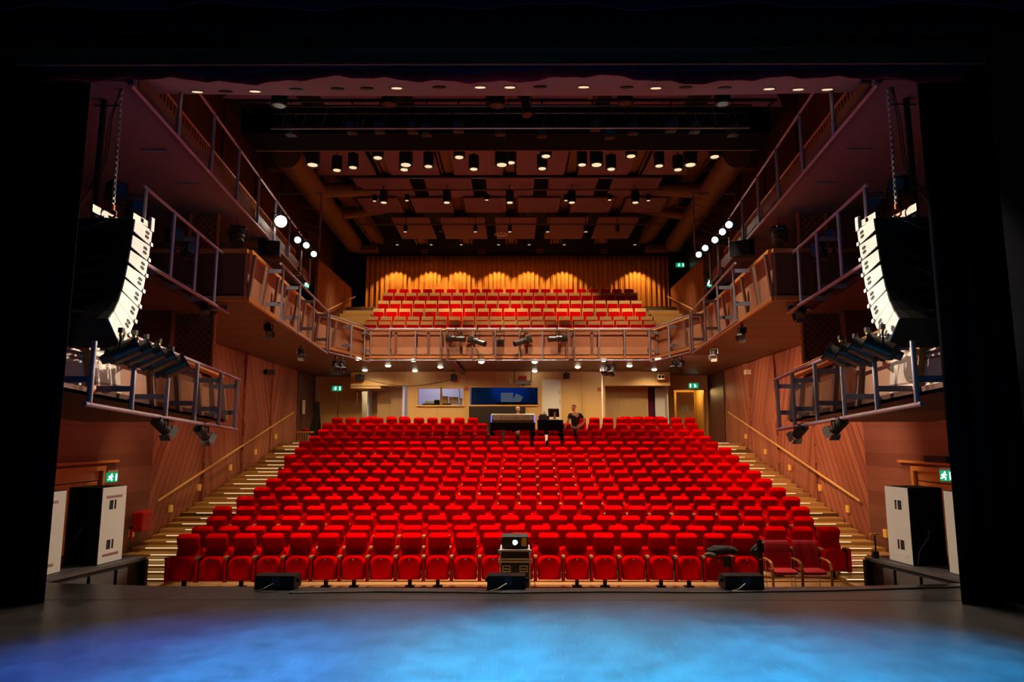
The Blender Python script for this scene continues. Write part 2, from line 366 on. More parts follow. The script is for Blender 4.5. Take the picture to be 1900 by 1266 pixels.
# side stairs with light strips in the nosings
def zf(y):
    ys = [13.3]+[r-.62 for r in RY[1:]]; zs = [-1.0]+[FZ[i] for i in range(1, 16)]; zs[1] = -.90; zs[2] = -.80
    if y >= ys[-1]: return zs[-1]
    for a, b, c, d in zip(ys[:-1], ys[1:], zs[:-1], zs[1:]):
        if a <= y <= b: return c+(d-c)*(y-a)/(b-a)
    return -1.0
SX = [6.42, 6.52, 6.63, 6.92, 6.78, 6.75, 6.77, 6.8, 6.78, 7.2, 7.2, 7.25, 7.3, 7.3, 7.35, 7.35]
for s, lab in ((-1, 'pale wooden stair with lit nosings between the left wall and the red seats'), (1, 'pale wooden stair with lit nosings between the right wall and the red seats')):
    st = empty('staircase', (s*7.5, 13.5, -1), 0, lab, 'stairs')
    for k in range(30):
        y = 13.55+.4545*k; z = zf(y+.25)
        if z > FZ[15]: z = FZ[15]
        xi = (SX[min(15, int((y-13.2)/.9085))]+.28); xo = 8.53+.019*(y-6.5) if y < 16.6 else 8.73+.088*(y-17) if y < 20.3 else 8.95
        xm = 7.26 if k > 2 else xi
        a, b = sorted((s*7.26, s*xo)); q = MB().box((a-s*7.5, y-13.5, 0), (b-s*7.5, y+.46-13.5, max(.03, z+1)))
        p = q.build('step', 'tread', st)
        xl = xi+(xo-xi)*(.62 if k % 2 else .78); a, b = sorted((s*max(xi, 6.4), s*xl))
        q = MB().box((a-s*7.5, y-13.5-.006, z+1-.009), (b-s*7.5, y-13.5+.012, z+1+.003)); q.build('light_strip', 'led_strip', p)
        if xi < 7.2:   # the tread also reaches in as far as the end seat
            a, b = sorted((s*xi, s*7.26)); MB().box((a-s*7.5, y-13.5, 0), (b-s*7.5, y+.46-13.5, max(.03, z+1))).build('tread', 'tread', p)

ZC = 12.4
for s in (-1, 1):
    sd = 'left' if s < 0 else 'right'; fl = 1 if s < 0 else -1
    # wall with the exit door beside the stage, then the plank walls
    a = Vector((s*8.55, 6.5)); b = Vector((s*8.75, 17.0)); L = (b-a).length
    h = (6.65, 8.35, -1, 1.17)
    wallquad('wall_%s' % sd, a, b, -1, ZC, 'wall_h', .12, fl, holes=(h,))
    rz = math.atan2((b-a).y, (b-a).x); O = (a.x, a.y, 0); t1 = (-.03, .10) if fl > 0 else (-.10, .03)
    f0, f1 = (-.05, .02) if fl > 0 else (-.02, .05)
    q = MB(); q.box((6.55, f0, -1), (6.65, f1, 1.27)); q.box((8.35, f0, -1), (8.45, f1, 1.27)); q.box((6.65, f0, 1.17), (8.35, f1, 1.27)); q.box((6.3, f0*1.6, 1.33), (8.9, f1*1.6, 1.38))
    o = struct(q.build('trim_3', 'wood_orange')); o.location = O; o.rotation_euler.z = rz
    f0, f1 = (.04, .08) if fl > 0 else (-.08, -.04)
    q = MB(); q.box((6.65, f0, -1), (7.49, f1, .95)); q.box((7.51, f0, -1), (8.35, f1, .95)); q.box((6.65, f0*.8, .97), (8.35, f1, 1.17))
    o = struct(q.build('door_1', 'wood_orange')); o.location = O; o.rotation_euler.z = rz
    hb = MB().tube((7.42, -.03*fl, .05), (7.28, -.03*fl, .05), .012).build('door_handle', 'chrome', o)
    # solid lining above the lower gallery towards the stage
    segs = [(17.0, 20.4, 8.75, 9.05), (20.4, 23.3, 8.98, 9.08), (23.3, 26.0, 9.0, 9.1), (26.0, 29.0, 9.04, 9.04), (29.0, 34.3, 9.0, 9.0)]
    mats = [('plank_up', 'plank_up'), ('plank_steepd', 'plank_down'), ('plank_steep', 'plank_down'), ('plank_steepd', 'plank_steep'), ('wall_v', 'wall_v')]
    for (y0, y1, x0, x1), (ml_, mu) in zip(segs, mats):
        zs = 2.35
        wallquad('wall_%s' % sd, (s*x0, y0), (s*x1, y1), -1, zs, ml_, .12, fl)
        wallquad('wall_%s' % sd, (s*(x0+.02), y0), (s*(x1+.02), y1), zs, 5.0, mu, .12, fl)
        wallquad('wall_%s' % sd, (s*(x0+.02), y0), (s*(x1+.02), y1), 5.0, ZC, 'wall_v', .12, fl)
    # handrail
    hr = empty('handrail', (s*8.7, 17.3, .3), 0, 'long wooden handrail climbing the %s plank wall beside the stair' % sd, 'handrail')
    A = Vector((s*8.70, 17.3, .30)); B = Vector((s*8.93, 28.2, 2.88)); Q = MB().tube(A-hr.location, B-hr.location, .032, n=10); Q.build('rail', 'wood_light', hr, 40)
    for t in (.03, .33, .63, .95):
        p = A.lerp(B, t)-hr.location; MB().tube(p, p+Vector((s*.20, 0, -.08)), .010).build('bracket', 'steel', hr)
    # little amber step lights in the wall
    for i, y in enumerate((16.2, 18.2, 20.2, 22.3, 24.4, 26.4)):
        xw = 8.66+(.045 if y > 20 else 0)+.06*(y-16)*(y < 20); xw = {0: 8.69, 1: 8.81, 2: 9.0, 3: 8.99, 4: 9.0, 5: 9.0}[i]; z = zf(y)+.40
        o = MB().box((-.03, -.07, -.09), (.03, .07, .09), .006).build('wall_light', 'label_amber'); o.location = (s*xw, y, z)
        wd = ('lowest', 'second lowest', 'third from the bottom', 'third from the top', 'second from the top', 'topmost')[i]
        tag(o, 'small amber step light on the %s plank wall, %s of its row' % (sd, wd), 'wall light', 'step lights on the %s wall' % sd)

# rear wall below the balcony (front face Y = 29.5)
RYW = 29.5
def rz_(px, py): p = at(px, py, Y=RYW); return p.x, p.z
xa = at(757, 760, Y=RYW).x; xb = at(1122, 760, Y=RYW).x
def rect(px0, py0, px1, py1, Y=RYW): p = at(px0, py0, Y=Y); q = at(px1, py1, Y=Y); return p.x, q.x, q.z, p.z
w1 = rect(776, 721, 816.5, 752); w2 = rect(820.5, 721, 858.5, 752); w3 = rect(872, 719.5, 998, 751.5)
RX = xa
o = wallquad('wall_back', (xa, RYW), (xb, RYW), 1.4, 4.8, 'rear_wall', .15, 1, holes=[(a-RX, b-RX, c, d) for a, b, c, d in (w1, w2, w3)])
# upper bulkhead reaching over both side niches
bl, br, bz0, bz1 = rect(652, 690, 1243, 716)
MB().box((bl, RYW-.06, bz0), (xa, RYW+.7, 4.8)).build('wall_back', 'rear_wall')['kind'] = 'structure'
MB().box((xb, RYW-.06, bz0), (br, RYW+.7, 4.8)).build('wall_back', 'rear_wall')['kind'] = 'structure'
for x, y0, y1 in ((xa, RYW, 31.5), (xb, RYW, 31.5)): MB().box((x-.05, y0+.01, 1.4), (x+.05, y1, 4.8)).build('wall_back', 'niche_wood')['kind'] = 'structure'
NY = 30.6
MB().box((at(700, 760, Y=NY).x, NY, 1.4), (xa, NY+.1, 4.8)).build('wall_back', 'niche_planks')['kind'] = 'structure'
MB().box((xb, NY, 1.4), (at(1203, 760, Y=NY).x, NY+.1, 4.8)).build('wall_back', 'niche_planks')['kind'] = 'structure'
# far recess walls left and right with the exits
LYW = 31.4
lx0, lx1, lz0, lz1 = rect(672, 722, 686, 800, LYW)
dx0, dx1, dz0, dz1 = rect(591, 728, 661, 800, LYW)
MB().box((-8.9, LYW, 1.4), (dx0, LYW+.1, 4.8)).box((dx0, LYW, dz1), (lx0, LYW+.1, 4.8)).box((dx1, LYW, 1.4), (lx0, LYW+.1, 4.8)).box((lx0, LYW, lz1), (lx1, LYW+.1, 4.8)).box((lx1, LYW, 1.4), (xa, LYW+.1, 4.8)).build('wall_back', 'yellow_wall')['kind'] = 'structure'
o = MB().box((dx0+.02, LYW+.03, 1.66), ((dx0+dx1)/2-.02, LYW+.08, dz1)).box(((dx0+dx1)/2+.02, LYW+.03, 1.66), (dx1-.02, LYW+.08, dz1)).build('door_2', 'yellow_wall'); o['kind'] = 'structure'
MB().tube(((dx0+dx1)/2-.15, LYW-.05, 2.7), ((dx0+dx1)/2-.03, LYW-.05, 2.7), .02).build('door_handle', 'chrome', o)
# lit room behind the narrow left door
MB().box((lx0-.6, LYW+1.6, 1.4), (lx1+.6, LYW+1.7, 4.8)).build('wall_back', 'cream')['kind'] = 'structure'
lamp('POINT', ((lx0+lx1)/2, LYW+.9, 4.0), 26, (1, .85, .6), size=.1)
o = MB().box((-.03, 0, 1.66), (.03, .75, 3.95)).build('door_3', 'white'); o['kind'] = 'structure'; o.location = (lx1+.05, LYW-.8, 0)
# right recess: door opening with a lit corridor, white door standing in the niche
r0, r1, r2, r3 = rect(1250, 724, 1308, 800, LYW)
MB().box((br+.02, LYW, 1.4), (r0, LYW+.1, 4.8)).box((r0, LYW, r3), (r1, LYW+.1, 4.8)).box((r1, LYW, 1.4), (9.2, LYW+.1, 4.8)).build('wall_back', 'yellow_wall')['kind'] = 'structure'
MB().box((br, LYW-.5, r3), (8.9, LYW, 4.8)).build('wall_back', 'niche_wood')['kind'] = 'structure'
MB().box((r0-.6, LYW+2.0, 1.4), (r1+.8, LYW+2.1, 4.8)).box((r1+.1, LYW+.1, 1.4), (r1+.2, LYW+2.0, 4.8)).build('wall_back', 'corridor')['kind'] = 'structure'
lamp('POINT', ((r0+r1)/2+.2, LYW+1.0, 4.0), 34, (1, .62, .22), size=.1)
o = MB().box((r0+.18, LYW+.25, 1.66), (r0+.98, LYW+.30, r3-.08)).build('door_4', 'wood_light'); o['kind'] = 'structure'
n = MB().box((0, 0, 0), (.33, .012, .26)).build('paper_notice', 'paper'); n.location = (r0+.38, LYW+.235, 3.05); tag(n, 'white paper notice on the open wooden door of the lit corridor', 'notice')
q = MB()
for i, (u0, u1) in enumerate(((.09, .25), (.07, .26), (.10, .23), (.06, .27))): q.box((u0, -.003, .055+i*.045), (u1, .0, .065+i*.045))
q.build('writing', 'black', n)
MB().box((r0-.07, LYW-.04, 1.6), (r0, LYW+.05, r3+.07)).box((r1, LYW-.04, 1.6), (r1+.07, LYW+.05, r3+.07)).box((r0-.07, LYW-.04, r3), (r1+.07, LYW+.05, r3+.07)).build('trim_4', 'wood_orange')['kind'] = 'structure'
c0 = at(1203, 760, Y=NY).x
q = MB().grid(lambda u, v: (c0+.02+u*.26, NY+.25+.04*math.sin(u*PI*6), 1.6+v*2.6), 24, 1); o = q.build('drape', 'purple_cloth'); tag(o, 'narrow purple drape hanging at the right end of the rear niche', 'curtain')
MB().box((c0+.28, NY+.3, 1.4), (br, NY+.4, 4.8)).build('wall_back', 'black')['kind'] = 'structure'
x0 = at(1216, 760, Y=NY).x; x1 = at(1234, 760, Y=NY).x
o = MB().box((x0, NY-.02, 1.66), (x1, NY+.04, 4.05)).box((x1, NY-.45, 1.66), (x1+.06, NY-.02, 4.1)).build('door_5', 'white'); o['kind'] = 'structure'
MB().box((bl, RYW-.06, bz0-.12), (bl+1.3, RYW+1.9, bz0-.02)).build('ceiling', 'niche_wood')['kind'] = 'structure'
# white door in the middle of the rear wall
d0, d1, dz, dt = rect(1004.5, 704, 1042, 800)
o = MB().box((d0+.05, RYW-.05, 1.66), (d1-.05, RYW-.02, dt-.05), .004).build('door_6', 'white'); o['kind'] = 'structure'
MB().box((d0, RYW-.06, 1.66), (d0+.05, RYW, dt)).box((d1-.05, RYW-.06, 1.66), (d1, RYW, dt)).box((d0+.05, RYW-.06, dt-.05), (d1-.05, RYW, dt)).build('door_frame', 'cream', o)
MB().tube((d0+.12, RYW-.1, 2.72), (d0+.25, RYW-.1, 2.72), .014).box((d0+.09, RYW-.075, 2.62), (d0+.14, RYW-.05, 2.95)).build('door_handle', 'steel', o)
MB().box((d1-.08, RYW-.075, 3.7), (d1-.05, RYW-.05, 3.85)).box((d1-.08, RYW-.075, 3.3), (d1-.05, RYW-.05, 3.45)).build('hinge', 'steel', o)
# windows
def window(n, r, room):
    a, b, c, d = r; t = .06
    fr = MB().box((a-t, RYW-.05, c-t), (a, RYW+.1, d+t)).box((b, RYW-.05, c-t), (b+t, RYW+.1, d+t)).box((a, RYW-.05, d), (b, RYW+.1, d+t)).box((a-t, RYW-.09, c-t), (b+t, RYW+.1, c)).build('window_%d' % n, 'wood_light'); fr['kind'] = 'structure'
    return fr
window(1, w1, 0); window(2, w2, 0); window(3, w3, 1)
# store room
a, b = w1[0]-.6, w2[1]+.10
MB().box((a, 32.1, 1.5), (b, 32.2, 4.8)).box((a-.1, RYW+.16, 1.5), (a, 32.2, 4.8)).box((b, RYW+.16, 1.5), (b+.1, 32.2, 4.8)).build('wall_storeroom', 'lilac_wall')['kind'] = 'structure'
lamp('POINT', ((a+b)/2, 31.0, 4.3), 30, (.82, .80, 1.0), size=.15)
bench = MB().box((w1[0]+.05, 30.6, w1[2]+.04), (w2[1]-.65, 31.3, w1[2]+.12)).box((w1[0]+.05, 31.2, 1.6), (w2[1]-.65, 31.3, w1[2]+.04)).build('workbench', 'black'); tag(bench, 'dark workbench seen through the two small rear windows', 'bench')
for i, (u, wd, hh, m_) in enumerate(((.05, .5, .12, 'white'), (.55, .36, .17, 'dark_green'), (.95, .34, .34, 'yellow_wall'), (1.36, .50, .30, 'shell_wood'), (1.92, .36, .24, 'paper'))):
    x = w1[0]+.1+u*.82; q = MB().box((0, 0, 0), (wd*.8, .3, hh), .006); o = q.build('storage_box', m_); o.location = (x, 30.75, w1[2]+.12)
    tag(o, ('low white box at the left end of the workbench behind the small rear window', 'dark green box on the workbench behind the left small rear window', 'yellow wooden box on the workbench behind the left small rear window', 'pale wooden crate on the workbench behind the right small rear window', 'cream box at the right end of the workbench in the small rear window')[i], 'box', 'boxes on the workbench')
q = MB().tube((w2[1]-.30, 31, 4.2), (w2[1]-.22, 31, 3.2), .012)
for k in range(10): q.path([(w2[1]-.22+.12*math.cos(2*PI*j/10+k), 31+.01*k, 3.15+.16*math.sin(2*PI*j/10+k)) for j in range(4)], .010)
o = q.build('cable_coil', 'black'); tag(o, 'black coiled cable hanging behind the right small rear window', 'cable')
# control room
a, b = w3[0]-.15, w3[1]+.1
MB().box((a, 32.2, 1.5), (b, 32.3, 4.8)).box((a-.1, RYW+.16, 1.5), (a, 32.2, 4.8)).box((b, RYW+.16, 1.5), (b+.1, 32.2, 4.8)).build('wall_controlroom', 'blue_room')['kind'] = 'structure'
lamp('SPOT', ((a+b)/2, 30.6, 4.6), 110, (.03, .22, 1.0), ((a+b)/2+.2, 32.2, 4.3), .0, 70, .8)
o = MB().box((at(931, 0, Y=30.2).x, 30.2, w3[2]+.12), (at(952, 0, Y=30.2).x, 30.23, w3[3]-.18)).build('monitor_screen', 'screen_white'); tag(o, 'pale lit screen behind the wide rear control room window', 'screen')
q = MB().box((-.17, 0, -.22), (.17, .03, .22)); o = q.build('tilted_sheet', 'screen_white'); o.location = (at(959, 0, Y=30.1).x, 30.1, 3.50); o.rotation_euler = (0, .5, 0); tag(o, 'tilted bluish sheet beside the lit screen in the rear control room', 'paper')
o = MB().box((at(925, 0, Y=30.1).x, 29.9, w3[2]-.05), (at(968, 0, Y=30.1).x, 30.4, w3[2]+.14)).build('lighting_desk', 'black'); tag(o, 'black lighting desk on the sill inside the rear control room', 'desk')
o = MB().box((at(944, 0, Y=30.1).x, 29.8, w3[2]+.0), (at(992, 0, Y=30.1).x, 29.88, w3[2]+.10)).build('paper_strip', 'paper'); tag(o, 'long white paper lying inside the rear control room window', 'paper')
q = MB()
for k in range(7): q.tube((a+.35+.05*k, 29.9, w3[2]+.5-.06*k), (a+.25+.03*k, 29.9, w3[2]+.1), .012)
q.tube((a+.25, 29.9, w3[3]-.15), (a+.62, 29.9, w3[3]-.12), .03); o = q.build('desk_lamp', 'steel'); tag(o, 'metal desk lamp and leads at the left of the rear control window', 'lamp')
g = MB().box((w3[0], RYW+.06, w3[2]), (w3[1], RYW+.066, w3[3])).build('window_pane', 'glass_dark'); g['kind'] = 'structure'
gm = M['glass_dark']; gb = gm.node_tree.nodes['Principled BSDF']; gb.inputs['Transmission Weight'].default_value = 1.0; gb.inputs['IOR'].default_value = 1.1; gb.inputs['Roughness'].default_value = 0; gb.inputs['Base Color'].default_value = (.75, .85, 1, 1)
# dark slatted absorber below the control window
a, b, c, d = rect(870.5, 752.5, 975, 800); o = MB().box((a, RYW-.08, 1.66), (b, RYW-.01, d)).build('acoustic_absorber', 'slats_dark'); tag(o, 'dark slatted acoustic panel under the wide control room window', 'panel')

# hanging ceiling, roof and wall above the balcony
MB().box((-9.6, 6.4, ZC), (9.6, 35, ZC+.1)).build('ceiling', 'ceil_black')['kind'] = 'structure'
MB().box((-9.6, 34.0, 4.4), (9.6, 34.1, ZC)).build('wall_back', 'ceil_black')['kind'] = 'structure'
MB().box((-7.9, 33.0, 10.72), (8.1, 33.9, ZC)).build('wall_back', 'ceil_black')['kind'] = 'structure'
SFZ = lambda y: 6.80+.36*(y-8.4)
MB().prism([(x, y, SFZ(y)) for x, y in ((-6.6, 8.3), (6.6, 8.3), (6.2, 11.05), (3, 11.37), (-3, 11.37), (-6.2, 11.05))], (0, -.02, .16)).build('ceiling', 'soffit')['kind'] = 'structure'
MB().box((-9.6, 8.3, 7.9), (9.6, 8.4, ZC)).build('wall_front', 'ceil_black')['kind'] = 'structure'
# proscenium: beam, black header and masking
MB().box((-5.9, 7.7, 6.355), (5.9, 7.74, 6.50)).build('trim_5', 'ceiling_warm')['kind'] = 'structure'
MB().box((-9, 7.6, 6.50), (9, 7.74, 8.2)).build('wall_front', 'black')['kind'] = 'structure'
for s in (-1, 1): MB().box((min(s*5.75, s*9.4), 8.35, -.0), (max(s*5.75, s*9.4)-0, 8.45, 0.01)).build('trim_6', 'black')['kind'] = 'structure'

# ================================================================ DRAPES
def drape(name, x0, x1, y, z0, z1, m, folds, amp, label, cat='curtain', ragged=0., n=None, group=None, seed=1):
    R = random.Random(seed); n = n or int(folds*10); ph = [R.uniform(0, 6.28) for _ in range(6)]
    L = x1-x0
    def f(u, v):
        d = amp*(math.sin(2*PI*folds*u+ph[0]+.8*math.sin(5*u+ph[1]))+.4*math.sin(2*PI*folds*2.3*u+ph[2]))
        zb = z0+ragged*(math.sin(9*u*3+ph[3])*.5+math.sin(23*u+ph[4])*.35+math.sin(41*u+ph[5])*.25)
        return (x0+L*u, y+d*(1-.3*v), zb+(z1-zb)*v)
    mb = MB().grid(f, n, 6); o = mb.build(name, m, None, 60)
    md = o.modifiers.new('cloth', 'SOLIDIFY'); md.thickness = .012
    return tag(o, label, cat, group)
drape('stage_drape', -9.3, -5.27, 8.15, .0, 8.2, 'black_cloth', 13, .035, 'tall black drape closing the left side of the stage opening', seed=3)
drape('stage_drape', 5.27, 9.3, 8.13, .0, 8.2, 'black_cloth', 13, .035, 'tall black drape closing the right side of the stage opening', seed=4)
drape('stage_border', -6.6, 6.2, 5.0, 5.28, 8.0, 'navy_cloth', 9, .04, 'dark blue border cloth across the top of the picture nearest the camera', ragged=.02, seed=5)
drape('stage_border', -6.6, 6.6, 6.6, 6.05, 8.1, 'black_cloth', 9, .04, 'black border cloth behind the dark blue one above the stage opening', ragged=.015, seed=6)
M['teaser_red'] = None; mat('teaser_red', (.45, .006, .02), .9)
drape('house_curtain', -5.75, 5.75, 7.93, 6.27, 6.75, 'teaser_red', 17, .03, 'raised red house curtain gathered along the top of the stage opening', ragged=.05, n=220, seed=8)
drape('house_curtain_lining', -5.75, 5.75, 7.83, 6.34, 6.75, 'navy_cloth', 15, .03, 'dark blue lining gathered in front of the raised red house curtain', ragged=.045, n=220, seed=9)
drape('back_curtain', at(680, 520, Y=33).x, at(1240, 520, Y=33).x, 32.9, 7.75, 10.75, 'wood_orange', 62, .05, 'long pleated orange curtain behind the top row of balcony seats', seed=10)
M['wood_orange_c'] = mat('curtain_orange', (.66, .27, .05), .85, var=.08, vscale=3)
for o in list(bpy.data.objects):
    if o.name.startswith('back_curtain'): o.data.materials[0] = M['curtain_orange']
# pipes over the stage
o = MB().tube((-6.3, 6.9, 6.42), (6.3, 6.9, 6.42), .025).build('fly_bar', 'black_gloss'); tag(o, 'thin black bar hanging across the stage above the opening', 'pipe')

# ================================================================ BALCONY
FP = [(-8.6, 14.2), (-5.54, 14.2), (-6.22, 21.48), (-5.42, 25.0), (5.42, 25.0), (6.22, 21.48), (5.65, 14.2), (8.6, 14.2)]
bal = empty('balcony', (0, 25, 4.7), 0, 'wood fronted balcony curving around the back and both sides of the hall', 'balcony')
B0 = Vector((0, 25, 4.7))
def bb(mb, name, m, parent=bal, smooth=False):
    for v in mb.bm.verts: v.co -= B0
    return mb.build(name, m, parent, smooth)
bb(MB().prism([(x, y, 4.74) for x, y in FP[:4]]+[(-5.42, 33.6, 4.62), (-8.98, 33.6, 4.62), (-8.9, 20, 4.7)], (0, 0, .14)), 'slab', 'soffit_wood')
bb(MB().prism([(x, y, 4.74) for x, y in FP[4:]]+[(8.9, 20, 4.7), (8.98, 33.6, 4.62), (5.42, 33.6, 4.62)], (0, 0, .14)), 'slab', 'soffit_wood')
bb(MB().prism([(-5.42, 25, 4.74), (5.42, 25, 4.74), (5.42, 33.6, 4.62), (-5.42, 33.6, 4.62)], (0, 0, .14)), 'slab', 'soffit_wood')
def seg(a, b, z0, z1, t0, t1, m, name, tilt=0.):
    a = Vector((*a, 0)); b = Vector((*b, 0)); d = (b-a).normalized(); n = Vector((d.y, -d.x, 0))
    q = MB().prism([a+n*t0+Vector((0, 0, z0)), a+n*t1+Vector((0, 0, z0)), a+n*(t1+tilt)+Vector((0, 0, z1)), a+n*(t0+tilt)+Vector((0, 0, z1))], b-a); return q
for i, (a, b) in enumerate(zip(FP[:-1], FP[1:])):
    end = i in (0, len(FP)-2)
    bb(seg(a, b, 4.84, 5.78, -.06, 0, None, ''), 'front_panel', 'wood_dark' if 0 else ('wall_v' if end else 'wood_panel'))
    bb(seg(a, b, 4.74, 4.84, -.10, .06, None, ''), 'bottom_trim', 'wood_orange')
    bb(seg(a, b, 5.78, 5.86, -.14, .08, None, ''), 'top_rail', 'wood_light' if i in (2, 3, 4) else 'wood_orange')
    if not end:
        A = Vector((*a, 0)); Bv = Vector((*b, 0)); n_ = max(2, round((Bv-A).length/(1.05 if i != 3 else 1.2)))
        d = (Bv-A).normalized(); nn = Vector((d.y, -d.x, 0))
        for k in range(n_+1):
            p = A.lerp(Bv, min(.995, max(.005, k/n_)))
            q = MB().prism([p+d*-.05+Vector((0, 0, 4.84)), p+d*.05+Vector((0, 0, 4.84)), p+d*.05+nn*.06+Vector((0, 0, 4.84)), p-d*.05+nn*.06+Vector((0, 0, 4.84))], nn*.10+Vector((0, 0, .90)))
            bb(q, 'rib', 'wood_rib')
# floor tiers of the balcony
BT = [(26.1, 596), (27.4, 587.6), (28.6, 572.6), (29.7, 558), (30.7, 543.4), (31.6, 537)]
BZ = [at(950, y, Y=Y).z for Y, y in BT]
bb(MB().box((-7.5, 25.2, 4.84), (7.5, 26.6, BZ[0]-1.0)), 'tier', 'tread')
for i in range(1, 6): bb(MB().box((-7.5, BT[i][0]-.6, 4.84), (7.5, BT[i][0]+.7 if i < 5 else 33.6, BZ[i]-1.0)), 'tier', 'tread')
for s in (-1, 1):   # side steps of the balcony and the half-height plank walls beside them
    for k in range(12):
        y = 25.5+.5*k; z = 5.35+.235*k; a, b = sorted((s*6.15, s*7.5)); bb(MB().box((a, y, 5.0), (b, y+.52, min(z, BZ[5]-.95))), 'step', 'tread')
    o = wallquad('wall_%s' % ('left' if s < 0 else 'right'), (s*7.6, 26.3), (s*7.6, 31.9), 4.9, 8.88, 'plank_steep', .12, 1 if s < 0 else -1)
    hr = empty('handrail', (s*7.5, 28, 7), 0, 'sloping wooden handrail beside the %s steps of the balcony' % ('left' if s < 0 else 'right'), 'handrail')
    MB().tube((0, -1.9, -.45), (0, 4.2, 1.55), .03).build('rail', 'wood_light', hr); [MB().tube((0, y, -.45+(y+1.9)*.328), (s*.1, y, -.5+(y+1.9)*.328), .012).build('bracket', 'steel', hr) for y in (-1.5, 1.2, 3.8)]
    # dark door and passage wall behind
    xx = s*8.92; o = MB().box((min(xx, xx+s*.05), 26.1, 4.9), (max(xx, xx+s*.05), 27.2, 6.95)).build('door_7', 'wood_light'); o['kind'] = 'structure'

# tubular lighting frames in front of the balcony
def frame_between(a, b, z0, z1, posts, off, label, cat='railing', group=None, name='tube_railing', m='tube', r=.028, z0b=None, z1b=None, top_only=0., arm=.45, arms=True, side=1):
    a = Vector((*a, 0)); b = Vector((*b, 0)); d = (b-a).normalized(); n = Vector((d.y, -d.x, 0))*side
    A = a+n*off; Bp = b+n*off; z0b = z0 if z0b is None else z0b; z1b = z1 if z1b is None else z1b
    root = empty(name, (A.x, A.y, z0), 0, label, cat, group); O = Vector((A.x, A.y, z0))
    V = lambda p, z: Vector((p.x, p.y, z))-O
    MB().tube(V(A, z1), V(Bp, z1b), r).build('top_tube', m, root, 40)
    MB().tube(V(A, z0), V(Bp, z0b), r).build('bottom_tube', m, root, 40)
    for t in posts:
        p = A.lerp(Bp, t); q0 = z0+(z0b-z0)*t; q1 = z1+(z1b-z1)*t
        MB().tube(V(p, q0), V(p, q1), r).build('post', m, root, 40)
        if arms:
            for zz in (q1-.12, q0+.42):
                e = p-n*arm; q = MB(); c1 = V(p, zz); c2 = V(e, zz); w_ = Vector((0, 0, .045)); th = d*.012
                q.prism([c1-w_-th, c2-w_-th, c2+w_-th, c1+w_-th], th*2); q.build('bracket', 'bluegrey', root)
    return root
Yf = 24.6
fr = []
for px0, px1, ps, nm in ((676, 817, (0, .33, .67, 1), 'left tubular lighting frame on the centre front of the balcony'), (829, 1054, (0, .21, .40, .60, .79, 1), 'wide middle lighting frame carrying five spotlights on the balcony front'), (1066, 1205, (0, .33, .67, 1), 'right tubular lighting frame on the centre front of the balcony')):
    A = at(px0, 650, Y=Yf); Bq = at(px1, 650, Y=Yf)
    frame_between((A.x, Yf), (Bq.x, Yf), 4.62, 5.78, ps, 0, 'grey '+nm, group='lighting frames on the balcony front', arm=.36)
for s in (-1, 1):
    sd = 'left' if s < 0 else 'right'
    frame_between((s*6.2, 21.75), (s*5.5, 24.75), 4.56, 5.76, (0, .5, 1), .42, 'grey tubular lighting frame at the rear %s bend of the balcony' % sd, group='lighting frames on the balcony front', side=1 if s < 0 else -1, arm=.36)
    xa_, xb_ = (5.62, 6.2)
    frame_between((s*xa_, 15.2), (s*xb_, 21.45), 4.50, 5.82, (.04, .33, .62, .97), .42, 'grey tubular lighting frame along the %s side of the balcony' % sd, group='lighting frames on the balcony front', side=1 if s < 0 else -1, arm=.36)

